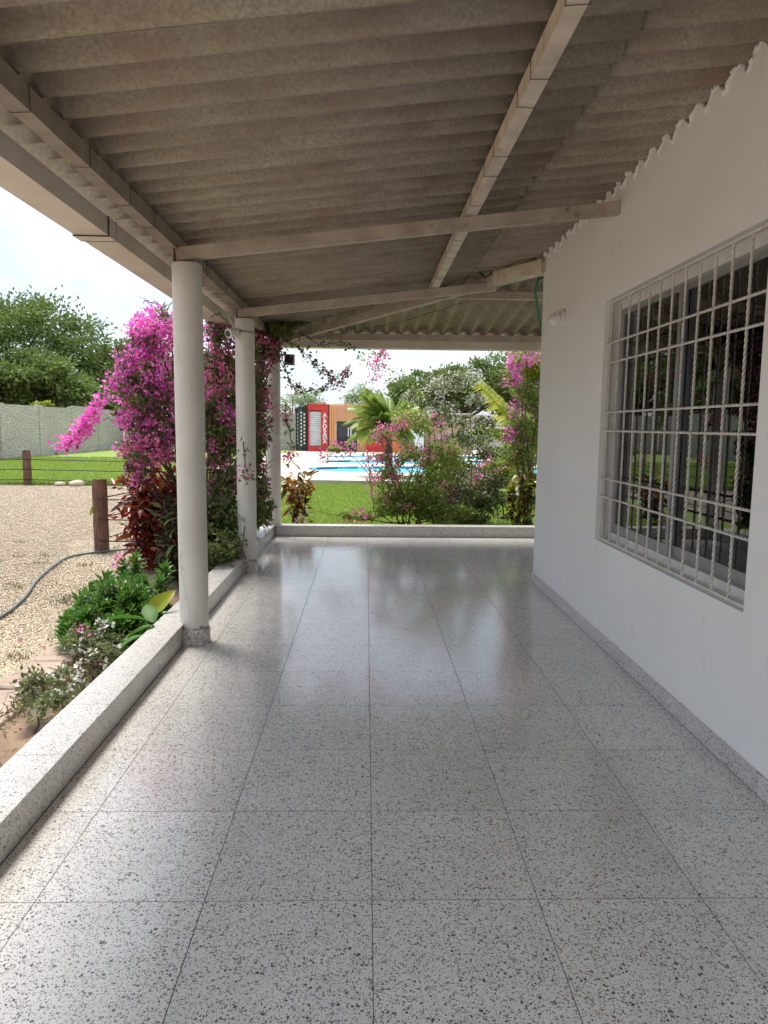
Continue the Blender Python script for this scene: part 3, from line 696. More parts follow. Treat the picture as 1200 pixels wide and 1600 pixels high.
def yard_bits():
    rng = np.random.default_rng(11)
    P = [(-2.9, 3.2), (-2.83, 4.4), (-2.80, 5.35), (-2.90, 6.0), (-3.12, 6.75), (-3.27, 7.5), (-3.3, 7.95), (-3.12, 8.22), (-2.75, 8.5), (-2.3, 8.7)]
    pts = []
    for i in range(len(P)-1):
        for k in range(6):
            s = k/6; p0, p1, p2, p3 = [Vector(P[max(0, min(len(P)-1, i+d))]) for d in (-1, 0, 1, 2)]
            v = .5*((2*p1)+(p2-p0)*s+(2*p0-5*p1+4*p2-p3)*s*s+(3*p1-p0-3*p2+p3)*s**3); pts.append((v.x, v.y, GZ+.022))
    o = MB().tube(pts, .0125, 8).build('garden_hose', 'grey_hose'); tag(o, 'grey hose snaking across the gravel past the near fence post', 'hose')
    # flat stone pavers edging the bed
    y = 2.2; k = 0
    t = thing('bed_edging', (-1.97, 4, GZ), 'row of flat brown paving slabs edging the planting bed', 'edging')
    while y < 5.1:
        l = random.uniform(.34, .52); x0 = -2.08+rng.normal()*.02; w = .25+rng.normal()*.02; c = [(x0, y), (x0+w, y+rng.normal()*.03), (x0+w+rng.normal()*.02, y+l-.015), (x0+rng.normal()*.02, y+l-.015+rng.normal()*.02)]
        z0, z1 = GZ-.03, GZ+.022+rng.normal()*.005; m = MB(); e = .008
        cx = sum(p[0] for p in c)/4; cy = sum(p[1] for p in c)/4
        ci = [(p[0]+(cx-p[0])*.05, p[1]+(cy-p[1])*.05) for p in c]
        vs = [(px, py, z0) for px, py in c]+[(px, py, z1-e) for px, py in c]+[(px, py, z1+rng.normal()*.003) for px, py in ci]
        fs = [(8, 9, 10, 11)]+[f for q in range(4) for f in ((q, (q+1) % 4, 4+(q+1) % 4, 4+q), (4+q, 4+(q+1) % 4, 8+(q+1) % 4, 8+q))]
        m.add(vs, fs).build('paving_slab', 'paver', t); y += l
    for nm, (x, y, r), lab in (('stone', (-6.98, 17.32, .15), 'larger rounded pale stone at the lawn edge'), ('stone', (-7.36, 17.3, .11), 'smaller rounded pale stone at the lawn edge beside the far post')):
        bm = bmesh.new(); bmesh.ops.create_icosphere(bm, subdivisions=3, radius=r)
        for v in bm.verts: v.co *= 1+.12*math.sin(v.co.x*17+x)+.08*math.sin(v.co.y*23); v.co.z *= .62; v.co.x *= 1.15
        for f in bm.faces: f.smooth = True
        me = bpy.data.meshes.new('stone'); bm.to_mesh(me); bm.free(); me.materials.append(MAT['stone_pale']); o = link('stone', me, None, (x, y, GZ+r*.3)); tag(o, lab, 'stone', 'stones at the lawn edge')
    # raised red soil of the bed and weeds on it
    m = MB(); nx, ny = 14, 80; vs = []; fs = []
    for j in range(ny+1):
        for i in range(nx+1):
            x = -1.83+i*(.50/nx); yy = 1.6+j*(7.6/ny); hh = .03*math.sin(math.pi*i/nx)+rng.normal()*.008
            if yy > 5.2: x = -2.5+i*(1.17/nx)
            vs.append((x, yy, GZ-.008+hh))
    for j in range(ny):
        for i in range(nx): a = j*(nx+1)+i; fs.append((a, a+1, a+nx+2, a+nx+1))
    o = m.add(vs, fs, True).build('planting_bed', 'soil'); tag(o, kind='structure')
    n = 14000; yy = 1.7+rng.uniform(0, 1, n)*4.0; xx = rng.uniform(-1.84, -1.36, n)
    msk = np.sin(yy*5+1)+np.sin(xx*11+yy*3)+rng.normal(size=n)*.7 > -.2; xx, yy = xx[msk], yy[msk]
    V, F, r = leafcloud(np.stack([xx, yy, GZ+.015+rng.uniform(0, .05, len(xx))], 1), .045, rng, .16, np.array([[0, 0, .6]]), 1.0)
    n2 = 1500; tx = -2.1-rng.uniform(0, 1, 60)**2*3.0; ty = rng.uniform(3.2, 9, 60); q = rng.integers(0, 60, n2)
    V2, F2, r2 = leafcloud(np.stack([tx[q]+rng.normal(size=n2)*.05, ty[q]+rng.normal(size=n2)*.05, GZ+.004+0*q], 1), .04, rng, .14, np.array([[0, 0, .8]]), .7)
    V = np.concatenate([V, V2]); F = np.concatenate([F, F2+len(V)-len(V2)]); r = np.concatenate([r, r2])
    n3 = 110; P3 = np.stack([-1.4-rng.uniform(0, 1, n3)**1.8*1.0, rng.uniform(3.0, 9, n3), GZ+.018+0*rng.uniform(0, 1, n3)], 1)
    V3, F3, r3 = leafcloud(P3, .03, rng, .8, np.array([[0, .3, .05]]), .6, .15); o = link('fallen_petals', npmesh('fallen_petals', V3, F3, 'bract_pink', r3)); tag(o, 'fallen pink petals scattered over the bed and gravel', 'petals', None, 'stuff')
    o = link('weeds', npmesh('weeds', V, F, 'weed', r)); tag(o, 'dry straggly weeds over the soil of the bed', 'weeds', None, 'stuff')
yard_bits()

# ------------------------------------------------------------------ boundary walls
def bwall(p0, p1, h, n, label):
    p0, p1 = Vector(p0+(GZ-.05,)), Vector(p1+(GZ-.05,)); t = thing('boundary_wall', p0, label, 'wall'); d = (p1-p0)/n; rng = np.random.default_rng(3)
    for k in range(n):
        a, b = p0+d*k, p0+d*(k+1); u = d.normalized()*.16
        MB().beam(a+u, b-u, .14, h+rng.normal()*.03).build('panel', 'rough_render', t)
    for k in range(n+1):
        c = p0+d*k; MB().beam(c-d.normalized()*.165, c+d.normalized()*.165, .24, h+.04).build('pilaster', 'rough_render', t)
bwall((-15.3, 6), (-14.6, 43), 2.28, 11, 'long rough grey boundary wall along the left of the lawn')
bwall((-14.2, 43.2), (28, 43.2), 2.25, 12, 'rough grey boundary wall behind the pool')

# ------------------------------------------------------------------ pool terrace
def pool():
    DZ = .0
    def lobe(cx, cy, a, b, n=56):
        out = []
        for k in range(n):
            th = 2*math.pi*k/n; c, s = math.cos(th), math.sin(th)
            out.append((cx+a*abs(c)**.85*(1 if c >= 0 else -1), cy+b*abs(s)**.85*(1 if s >= 0 else -1)))
        return out
    holes = [lobe(3.3, 23.3, 5.2, 1.85), lobe(3.3, 28.1, 5.2, 1.5), lobe(3.3, 32.6, 5.2, 1.5)]
    out = [(-4.2, 20.2), (-3.2, 19.2), (-1.8, 18.5), (0, 18.3), (4, 18.3), (10, 18.4), (22, 18.6), (22, 42.8), (-3.0, 42.8), (-3.6, 38.4), (-4.4, 34), (-5.0, 28), (-4.8, 23)]
    t = tag(link('pool_deck', None), kind='structure')
    loops = [[Vector((x, y, 0)) for x, y in out]]+[[Vector((x, y, 0)) for x, y in h] for h in holes]
    tris = geometry.tessellate_polygon(loops); flat = [v for l in loops for v in l]
    m = MB().add([(v.x, v.y, DZ) for v in flat], [tuple(f) for f in tris]); m.build('paving', 'pool_deck', t)
    m = MB(); k = len(out); m.add([(x, y, GZ-.1) for x, y in out]+[(x, y, DZ-.0005) for x, y in out], [(i, (i+1) % k, k+(i+1) % k, k+i) for i in range(k)]); m.build('deck_edge', 'deck_side', t)
    labs = ['nearest rounded turquoise pool basin', 'middle rounded turquoise pool basin', 'farthest rounded turquoise pool basin']
    for h, lab in zip(holes, labs):
        c = thing('swimming_pool', (3.3, sum(y for _, y in h)/len(h), DZ), lab, 'pool', 'pool basins in the paved terrace'); k = len(h)
        MB().add([(x, y, -.105) for x, y in h]+[(x, y, DZ-.001) for x, y in h], [(i, (i+1) % k, k+(i+1) % k, k+i) for i in range(k)]).build('mosaic_side', 'pool_mosaic', c)
        MB().add([(x, y, -.078) for x, y in h], [tuple(range(k))]).build('water', 'pool_water', c)
pool()

# ------------------------------------------------------------------ accordion-shaped kiosk
def kiosk():
    Y = 38.7; z0 = .0
    t = thing('accordion_kiosk', (-1, Y, z0), 'kiosk built like a giant accordion in black, red, white and orange slats', 'kiosk')
    H = 2.52
    MB().box(-3.7, 2.7, Y+.25, Y+2.6, z0, H-.15).build('body', 'dark_grey', t)
    p = MB(); p.add([(-3.84, Y+.5, z0), (-3.16, Y+.02, z0), (-3.16, Y+.24, z0), (-3.84, Y+.72, z0), (-3.84, Y+.5, H-.22), (-3.16, Y+.02, H-.06), (-3.16, Y+.24, H-.06), (-3.84, Y+.72, H-.22)],
                    [(3, 2, 1, 0), (4, 5, 6, 7), (0, 1, 5, 4), (1, 2, 6, 5), (2, 3, 7, 6), (3, 0, 4, 7)])
    bp = p.build('keyboard_panel', 'black_paint', t)
    d = (Vector((-3.16, Y+.02, 0))-Vector((-3.84, Y+.5, 0))); nrm = Vector((d.y, -d.x, 0)).normalized()
    bt = MB().lathe([(.062, 0), (.062, .03), (.05, .04)], (0, 0, 0), nrm, 14).mesh('button', 'white_metal')
    for c in range(3):
        for r in range(10 if c == 1 else 9):
            u = .24+.26*c; q = Vector((-3.84, Y+.5, 0))+d*u+nrm*.002; link('button', bt, bp, (q.x, q.y, z0+.42+r*.193+(0 if c != 1 else -.1)))
    fr = MB(); y0 = Y-.1
    fr.box(-3.12, -2.04, y0, Y+.24, H-.34, H); fr.box(-3.12, -2.04, y0, Y+.24, z0, z0+.26); fr.box(-2.42, -2.04, y0, Y+.24, z0+.26, H-.34); fr.box(-3.12, -3.06, y0, Y+.24, z0+.26, H-.34)
    rp = fr.build('red_frame', 'red_paint', t)
    m = MB().add([(-3.058, y0+.16, 0), (-2.422, y0+.16, 0), (-2.422, y0+.05, .055), (-3.058, y0+.05, .055), (-2.422, y0+.16, .11), (-3.058, y0+.16, .11)], [(0, 1, 2, 3), (3, 2, 4, 5)]).mesh('bellows_fold', 'white_metal')
    n = int((H-.34-z0-.26)/.11); 
    for k in range(n): link('bellows_fold', m, t, (0, 0, z0+.265+k*.1105))
    for o in t.children:
        if o.name.startswith('bellows_fold'): o.location.x = -worg(t).x; o.location.y = -worg(t).y
    # lettering running down the red strip
    for k, ch in enumerate('ALBORADA'):
        cu = bpy.data.curves.new('letter', 'FONT'); cu.body = ch; cu.size = .285; cu.extrude = .012; cu.align_x = 'CENTER'; cu.offset = .012
        tmp = bpy.data.objects.new('tmp', cu); COL.objects.link(tmp); bpy.context.view_layer.update()
        me = bpy.data.meshes.new_from_object(tmp.evaluated_get(bpy.context.evaluated_depsgraph_get())); bpy.data.objects.remove(tmp)
        me.materials.clear(); me.materials.append(MAT['white_metal'])
        link('letter', me, rp, (-2.225, y0-.014, H-.68-k*.2), (R(90), 0, 0))
    MB().box(-2.035, -1.99, Y-.02, Y+.24, z0, H-.02).build('end_post', 'dark_grey', t)
    # slatted middle with a dark opening
    dx0, dx1, dz = -1.60, -.50, 1.62
    bk = MB(); bk.box(-1.985, dx0, Y+.06, Y+.245, z0, H-.04); bk.box(dx1, -.03, Y+.06, Y+.245, z0, H-.04); bk.box(dx0, dx1, Y+.06, Y+.245, dz, H-.04); bk.build('slat_backing', 'slat_backing', t)
    dr = MB(); dr.box(dx0+.002, dx1-.002, Y+.2, Y+.246, z0, dz-.002); dr.build('doorway', 'dark_grey', t)
    MB().box(dx0+.01, dx1-.01, Y+.1, Y+.18, z0, z0+.72).build('counter', 'black_paint', t)
    for k, xx in enumerate((-1.0, -.86)): MB().box(xx, xx+.06, Y+.19, Y+.199, .8, 1.28).build('bottle_shelf', 'white_metal', t)
    x = -1.975
    while x < -.1:
        zb = dz if dx0-.03 < x < dx1-.02 else z0
        zt = H+.05*math.sin((x+1.98)/1.95*math.pi)
        MB().box(x, x+.075, Y-.03, Y+.058, zb, zt).build('slat', 'slat_wood', t); x += .125
    MB().box(-.02, 1.05, Y-.1, Y+.24, z0, H-.1).build('side_panel', 'red_paint', t)
    MB().box(1.06, 2.85, Y-.02, Y+.24, z0, H-.2).build('side_panel', 'orange_paint', t)
kiosk()
def featurewall():
    Y = 36.2; t = thing('stone_feature_wall', (4, Y, 0), 'tan stone clad feature wall behind the pool', 'wall')
    MB().box(2.95, 5.32, Y, Y+.5, .0, 2.0).build('stone_face', 'stone_cladding', t)
    MB().box(2.9, 5.37, Y-.05, Y+.55, 2.0, 2.07).build('coping', 'pool_deck', t)
    MB().box(2.25, 2.9, Y-.12, Y+.5, .0, 1.9).build('white_return', 'white_metal', t)
featurewall()

# ------------------------------------------------------------------ trees
def tree(name, label, x, y, h, r, mat, seed, n=15000, leaf=.26, group='trees behind the boundary wall', z0=GZ, flat=.75):
    rng = np.random.default_rng(seed); t = thing(name, (x, y, z0), label, 'tree', group)
    tr = MB(); top = Vector((x+rng.normal()*.3, y+rng.normal()*.3, z0+h*.45)); b = Vector((x, y, z0))
    tr.tube(curve_pts(b, top, rng, 6, 0, .06), [.045*h*(1-.09*i) for i in range(6)], 9)
    cz = z0+h-r*flat*.95; C = []
    for k in range(85):
        v = rng.normal(size=3); v /= np.linalg.norm(v)
        if v[2] < -.55: v[2] *= -.5
        q = rng.uniform(.5, 1.0)**.5*(1+.16*math.sin(3*math.atan2(v[1], v[0])+seed))
        C.append((x+v[0]*r*q, y+v[1]*r*q, cz+v[2]*r*flat*q))
    for k in range(0, 85, 4): tr.tube(curve_pts(top.lerp(b, rng.uniform(0, .35)), C[k], rng, 6, .15, .12), [.016*h*(1-.17*i)+.006 for i in range(6)], 5)
    tr.build('trunk', 'bark', t)
    C = np.array(C); sz = rng.uniform(.6, 1.25, 85); idx = rng.choice(85, n, p=sz/sz.sum()); v = rng.normal(size=(n, 3))*np.array([1, 1, .55])
    P = C[idx]+v*(r*.135*sz[idx])[:, None]
    # sprays that break the outline
    V, F, rr = leafcloud(P, leaf, rng, .5, unit(P-np.array([[x, y, cz-r*.3]])), .9, .25, .25)
    tone = (rng.uniform(0, .35, 85)[idx]); rr = np.repeat(tone, 2)*.8+rr*.55
    link('crown', npmesh('crown', V-np.array(worg(t)), F, mat, rr), t)['kind'] = 'stuff'
TL = [(-20.5, 44, 8.3, 4.3, 'tallest broad green tree beyond the left boundary wall'), (-27, 42, 8.2, 5, 'broad green tree at the far left edge, behind the wall'), (-15.0, 47.5, 6.6, 3.3, 'lower rounded tree right of the tallest one, behind the wall'),
      (-11.0, 50, 6.0, 3.2, 'green tree behind the wall, hidden mostly by magenta bougainvillea'), (-18, 39.5, 5.0, 2.6, 'low leafy tree just over the left wall'), (-22.5, 36, 6.2, 3.2, 'bushy tree overhanging the wall at the picture edge'),
      (-17.2, 42.5, 4.2, 2.6, 'low dense tree filling the gap over the left wall')]
for k, (x, y, h, r, lab) in enumerate(TL): tree('broadleaf_tree', lab, x, y, h, r, 'leaf_tree', 100+k, 17000)
TR = [(3.7, 47.5, 5.0, 2.3, 'rounded green tree left of the stone feature wall, behind the pool'), (6.9, 48, 5.7, 2.7, 'tallest dark green tree behind the stone feature wall'), (11.5, 49, 6.2, 3.2, 'broad green tree behind the right bougainvillea')]
for k, (x, y, h, r, lab) in enumerate(TR): tree('broadleaf_tree', lab, x, y, h, r, 'leaf_tree', 140+k, 15000, group='trees behind the pool')
tree('feathery_tree', 'pale feathery tree behind the wall left of the kiosk', -4.3, 47, 3.7, 1.5, 'leaf_tree_far', 160, 2200, .17, 'trees behind the pool')
tree('feathery_tree', 'pale feathery tree behind the orange slats of the kiosk', -.3, 46, 3.8, 1.3, 'leaf_tree_far', 161, 2200, .17, 'trees behind the pool')

# ------------------------------------------------------------------ palms
def frond(rng, L, arch, mat, nl=34, w=.34):
    V, F = [], []; m = 12; pts = []
    for i in range(m):
        s = i/(m-1); pts.append(np.array([L*(s*.95-.12*s*s*arch), 0, L*(.42*s*(1-.3*arch)-.62*arch*s*s)]))
    def P(s): f = s*(m-1); i = min(int(f), m-2); return pts[i]*(1-f+i)+pts[i+1]*(f-i)
    for i in range(m-1):
        r0, r1 = .014*(1-i/m)+.004, .014*(1-(i+1)/m)+.004; o = len(V)
        V += [pts[i]+[0, -r0, 0], pts[i]+[0, r0, 0], pts[i+1]+[0, r1, 0], pts[i+1]+[0, -r1, 0], pts[i]+[0, 0, -r0*1.5], pts[i+1]+[0, 0, -r1*1.5]]
        F += [(o, o+1, o+2), (o, o+2, o+3), (o+1, o+4, o+5), (o+1, o+5, o+2), (o+4, o, o+3), (o+4, o+3, o+5)]
    for k in range(nl):
        s = .12+.88*k/nl; b = P(s); d = P(min(1, s+.03))-P(max(0, s-.03)); d /= np.linalg.norm(d); ll = w*L*(.55+.9*s-1.15*s*s)*rng.uniform(.85, 1.15)
        for sg in (-1, 1):
            a = b+d*ll*.30+np.array([0, sg*ll*.42, .04*L]); e = b+d*ll*.62+np.array([0, sg*ll*.62, -.42*ll]); o = len(V); ww = d*.016*L**.5
            V += [b-ww, b+ww, a+ww*1.2, a-ww*1.2, e]; F += [(o, o+1, o+2), (o, o+2, o+3), (o+3, o+2, o+4)]
    return npmesh('frond', np.array(V), np.array(F), mat, rng.uniform(0, 1, len(F)))
def palm(label, x, y, zc, L, n, mats, seed, tr=.11):
    rng = np.random.default_rng(seed); t = thing('palm_tree', (x, y, GZ), label, 'palm tree', 'palms beside the pool')
    z = np.linspace(GZ, zc, 14); MB().tube([(x+.02*math.sin(q*3), y, q) for q in z], [tr*(1.15-.02*i)*(1+.07*(i % 2)) for i in range(14)], 12).build('trunk', 'bark', t)
    meshes = [frond(rng, L, a, mats[i % len(mats)]) for i, a in enumerate((.25, .6, .9, 1.2, .45, .75))]
    for k in range(n):
        i = k % 6; link('frond', meshes[i], t, (x, y, zc+rng.uniform(-.05, .05)), (rng.normal()*.15, -rng.uniform(.1, .95) if i in (0, 1, 4) else -rng.uniform(-.25, .75), k*2.399+rng.normal()*.3), (rng.uniform(.7, 1.15),)*3)
palm('bushy green palm in front of the kiosk', .62, 20.0, 1.35, 1.3, 64, ('leaf_palm', 'leaf_palm', 'leaf_palm'), 5, .10)
palm('yellow-green palm with arching fronds beside the right bougainvillea', 3.3, 14.5, 1.0, 1.6, 34, ('leaf_palm_yellow', 'leaf_palm', 'leaf_palm_yellow'), 6, .1)

# ------------------------------------------------------------------ bougainvilleas and shrubs
def bush(name, label, cat, base, blobs, seed, leafmat='leaf_boug', leaf=.05, stems=3, stem_r=.016, sprays=(), group=None, clus=(11, .032), aspect=.6, bract=.034):
    """blobs: (centre, (rx,ry,rz), number of leaves, number of flower clusters, flower material)"""
    rng = np.random.default_rng(seed); base = Vector(base); t = thing(name, base, label, cat, group); wo_ = np.array(worg(t))
    st = MB(); LP = []; FL = {}
    for c, rad, nl, nf, fm in blobs:
        c = Vector(c); rad = np.array(rad)
        for k in range(stems):
            e = c+Vector(rng.normal(size=3)*rad*.5); b = base+Vector((rng.normal()*.06, rng.normal()*.06, 0))
            if k == 0: st.tube(curve_pts(b, e, rng, 9, .12, .03), [stem_r*(1-.09*i) for i in range(9)], 5)
            tips = [e+Vector(rng.normal(size=3)*rad*.6) for _ in range(3)]
            for q in tips: st.tube(curve_pts(e, q, rng, 5, .03, .015), [stem_r*.35, stem_r*.3, stem_r*.25, stem_r*.2, stem_r*.12], 4)
        if nl:
            nc = max(4, nl//26); cc = unit(rng.normal(size=(nc, 3)))*(rng.uniform(0, 1, (nc, 1))**.45)*rad*1.05; idx = rng.integers(0, nc, nl)
            LP.append(np.array(c)+cc[idx]+rng.normal(size=(nl, 3))*np.minimum(rad, .35)*.16)
        if nf:
            q = unit(rng.normal(size=(nf, 3)))*(rng.uniform(.25, 1, (nf, 1))**.5)*rad*1.12; P = np.array(c)+q
            k, s = clus; PP = np.repeat(P, k, 0)+rng.normal(size=(nf*k, 3))*s; FL.setdefault(fm, []).append((PP, unit(PP-np.repeat(P, k, 0))))
    st.build('branches', 'twig', t)
    if LP:
        P = np.concatenate(LP); V, F, r = leafcloud(P, leaf, rng, aspect, None, 1, .3, .25)
        link('foliage', npmesh('foliage', V-wo_, F, leafmat, r), t)['kind'] = 'stuff'
    for fm, lst in FL.items():
        P = np.concatenate([a for a, _ in lst]); ax = np.concatenate([a for _, a in lst])
        V, F, r = leafcloud(P, bract, rng, .9, ax, .6, .35); link('blossom', npmesh('blossom', V-wo_, F, fm, r), t)['kind'] = 'stuff'
    for pts, nc, spread, fm, nlv in sprays:
        cp = []; 
        for i in range(len(pts)-1):
            for s in np.linspace(0, 1, 8, endpoint=False): cp.append(Vector(pts[i]).lerp(Vector(pts[i+1]), float(s)))
        cp.append(Vector(pts[-1]))
        MB().tube(cp, [.007*(1-.75*i/len(cp)) for i in range(len(cp))], 5).build('flowering_branch', 'twig', t)
        A = np.array([tuple(p) for p in cp]); u = rng.uniform(0, len(A)-1.01, nc); i = u.astype(int); P = A[i]*(1-(u-i))[:, None]+A[i+1]*(u-i)[:, None]+rng.normal(size=(nc, 3))*spread
        k, s = clus; PP = np.repeat(P, k, 0)+rng.normal(size=(nc*k, 3))*s
        if nc:
            V, F, r = leafcloud(PP, .034, rng, .9, unit(PP-np.repeat(P, k, 0)), .6, .35); link('flower_spray', npmesh('flower_spray', V-wo_, F, fm, r), t)['kind'] = 'stuff'
        if nlv:
            u = rng.uniform(0, len(A)-1.01, nlv); i = u.astype(int); P = A[i]+rng.normal(size=(nlv, 3))*max(spread, .03)*1.1
            V, F, r = leafcloud(P, leaf, rng, aspect, None, 1, .3, .2); link('spray_leaves', npmesh('spray_leaves', V-wo_, F, leafmat, r), t)['kind'] = 'stuff'
    return t
mg, pk, wh = 'bract_magenta', 'bract_pink', 'bract_white'
def left_boug():
    B = []
    for px, py, Y, rx, ry, rz, nl, nf, fm in (
        (255, 505, 7.0, .22, .25, .17, 120, 46, mg), (225, 520, 7.1, .16, .2, .12, 60, 22, mg), (235, 575, 7.1, .30, .35, .24, 420, 52, mg), (200, 560, 6.9, .14, .2, .12, 60, 16, mg),
        (250, 640, 7.2, .33, .4, .30, 700, 60, mg), (220, 620, 7.0, .22, .3, .2, 300, 34, mg), (205, 655, 6.9, .14, .2, .1, 60, 20, mg), (235, 695, 7.1, .25, .3, .18, 380, 40, mg), (210, 735, 6.9, .13, .12, .10, 50, 16, mg), (228, 705, 6.8, .2, .2, .12, 100, 20, pk),
        (335, 520, 7.4, .18, .2, .14, 220, 22, mg), (345, 570, 7.5, .24, .3, .22, 520, 22, pk), (340, 630, 7.5, .26, .35, .25, 800, 34, pk), (345, 690, 7.4, .24, .35, .25, 800, 26, pk), (340, 660, 7.2, .2, .2, .2, 300, 16, mg),
        (350, 750, 7.2, .2, .3, .2, 700, 7, pk), (345, 810, 7.0, .22, .35, .25, 1500, 0, mg), (335, 855, 6.6, .22, .35, .18, 1200, 0, mg), (310, 790, 7.5, .25, .3, .3, 900, 0, mg),
        (410, 545, 8.5, .20, .25, .2, 700, 26, pk), (402, 610, 8.6, .14, .3, .28, 700, 20, pk), (398, 690, 8.5, .13, .3, .3, 800, 18, pk), (400, 760, 8.5, .13, .3, .28, 900, 12, pk), (405, 800, 8.2, .18, .3, .2, 900, 2, pk),
        (385, 640, 8.2, .25, .3, .5, 1400, 22, pk), (430, 515, 8.4, .22, .25, .06, 700, 0, pk), (455, 500, 8.6, .22, .2, .04, 300, 0, pk)):
        B.append((at(px, py, Y), (rx, ry, rz), int(nl*1.25)+60, int(nf*.85) if fm == mg else int(nf*1.7), fm))
        if fm == mg and nf > 20: B.append((at(px+4, py+6, Y+.05), (rx, ry, rz), 60, int(nf*.32), pk))
    S = [([at(248, 545, 7.1), at(215, 560, 6.9), at(185, 585, 6.8), at(160, 620, 6.7), at(135, 660, 6.6), at(112, 690, 6.5)], 66, .014, mg, 40), ([at(112, 690, 6.5), at(100, 698, 6.5), at(84, 708, 6.5)], 7, .02, mg, 4),
         ([at(240, 530, 7.0), at(215, 515, 7.0), at(205, 512, 7.0)], 10, .03, mg, 8),
         ([at(430, 520, 8.6), at(470, 545, 8.9), at(505, 585, 9.0), at(530, 590, 9.1)], 4, .03, pk, 150), ([at(470, 520, 8.6), at(500, 540, 8.8), at(530, 535, 8.8), at(560, 545, 8.9)], 0, .02, pk, 45),
         ([at(440, 560, 8.8), at(455, 600, 8.9), at(480, 612, 9.0), at(530, 600, 9.1), at(545, 575, 9.2)], 7, .03, pk, 170), ([at(445, 640, 9.0), at(455, 690, 9.1), at(450, 730, 9.1)], 8, .03, pk, 60),
         ([at(380, 690, 6.6), at(384, 735, 6.6), at(392, 748, 6.62)], 1, .015, pk, 26), ([at(382, 822, 6.66), at(380, 850, 6.66), at(376, 868, 6.66)], 0, .01, pk, 3)]
    bush('bougainvillea', 'big magenta bougainvillea spilling between the left columns', 'shrub', (-1.72, 7.7, GZ), B, 31, 'leaf_boug', .052, 3, .018, S, clus=(15, .027))
left_boug()
def far_bushes():
    b = lambda L_: [(at(px, py, Y), (rx, ry, rz), int(nl*1.4), int(nf*.95), fm) for px, py, Y, rx, ry, rz, nl, nf, fm in L_]
    bush('bougainvillea', 'sparse pink bougainvillea with bare stems behind the middle of the far kerb', 'shrub', (.62, 9.95, GZ), b((
        (640, 715, 10, .3, .25, .18, 420, 26, pk), (600, 745, 10, .25, .2, .15, 260, 16, pk), (670, 760, 10, .35, .3, .22, 1000, 14, pk), (620, 790, 9.9, .35, .25, .16, 1000, 10, pk), (690, 800, 9.9, .4, .25, .14, 1500, 6, pk), (560, 808, 9.8, .25, .15, .07, 350, 12, pk), (480, 812, 9.8, .12, .12, .05, 60, 3, pk),
        (640, 770, 10.1, .4, .3, .2, 900, 10, pk), (700, 720, 10.3, .25, .25, .2, 500, 8, pk), (650, 660, 10.2, .3, .25, .18, 380, 16, pk), (600, 680, 10, .2, .2, .12, 160, 14, pk), (690, 700, 10.2, .25, .25, .15, 380, 12, pk), (590, 715, 10, .16, .2, .08, 90, 14, pk), (525, 700, 10, .10, .1, .05, 50, 7, pk))), 32, 'leaf_boug_light', .05, 3, .011,
        [([at(655, 820, 9.9), at(668, 740, 10), at(672, 690, 10), at(665, 640, 10), at(650, 605, 10), at(615, 580, 9.9), at(560, 560, 9.7), at(590, 545, 9.5)], 0, .03, pk, 150), ([at(640, 800, 9.9), at(600, 700, 9.9), at(590, 680, 9.9), at(640, 655, 10)], 14, .03, pk, 60),
         ([at(600, 545, 9.6), at(590, 560, 9.7), at(582, 600, 9.7)], 20, .04, pk, 24), ([at(735, 810, 10), at(738, 700, 10), at(732, 620, 10.2), at(735, 560, 10)], 0, .02, pk, 70), ([at(585, 800, 9.8), at(578, 745, 9.8), at(575, 705, 9.8)], 6, .03, pk, 40), ([at(560, 695, 10), at(530, 705, 10), at(500, 712, 10)], 8, .03, pk, 30),
         ([at(640, 690, 10), at(615, 665, 10), at(605, 690, 10)], 8, .04, pk, 14), ([at(690, 690, 10), at(687, 660, 10)], 4, .02, pk, 8)], 'bougainvilleas behind the far kerb')
    bush('bougainvillea', 'white flowered bougainvillea with greyish leaves left of the stone feature wall', 'shrub', (1.55, 11.6, GZ), b((
        (690, 600, 11.6, .35, .3, .14, 420, 40, wh), (725, 590, 11.7, .3, .25, .12, 300, 34, wh), (745, 625, 11.6, .16, .2, .1, 150, 16, wh), (680, 635, 11.6, .2, .2, .12, 200, 14, wh), (720, 690, 11.2, .4, .3, .12, 700, 18, wh), (770, 710, 11, .35, .25, .12, 500, 16, wh), (740, 745, 10.6, .45, .3, .15, 900, 14, wh), (730, 800, 10.4, .5, .3, .15, 1300, 8, wh), (760, 770, 10.5, .4, .3, .2, 1000, 8, wh), (700, 770, 10.4, .35, .3, .2, 700, 6, wh), (700, 650, 11.4, .35, .3, .2, 480, 18, wh), (750, 670, 11.3, .3, .25, .2, 420, 14, wh), (650, 620, 11.6, .25, .2, .12, 220, 10, wh), (800, 700, 10.9, .25, .2, .05, 100, 14, wh))), 33, 'leaf_boug_pale', .05, 3, .011, (), 'bougainvilleas behind the far kerb')
    bush('bougainvillea', 'tall magenta bougainvillea against the house corner at the far right', 'shrub', (2.35, 10.2, GZ), b((
        (815, 560, 10.3, .22, .25, .16, 260, 48, mg), (800, 585, 10.2, .1, .15, .18, 80, 22, mg), (830, 610, 10.4, .25, .3, .25, 900, 12, mg), (825, 660, 10.4, .26, .3, .25, 900, 14, pk), (806, 645, 10.2, .09, .12, .2, 60, 12, mg), (800, 675, 10.2, .12, .15, .12, 80, 14, mg), (815, 710, 10.3, .3, .3, .18, 900, 8, pk), (775, 725, 10.3, .22, .2, .08, 220, 12, pk), (745, 750, 10.2, .1, .1, .08, 60, 8, mg), (845, 560, 10.5, .3, .3, .5, 1200, 30, mg), (860, 650, 10.5, .3, .3, .5, 1200, 20, mg))), 34, 'leaf_boug_light', .05, 3, .015, (), 'bougainvilleas behind the far kerb')
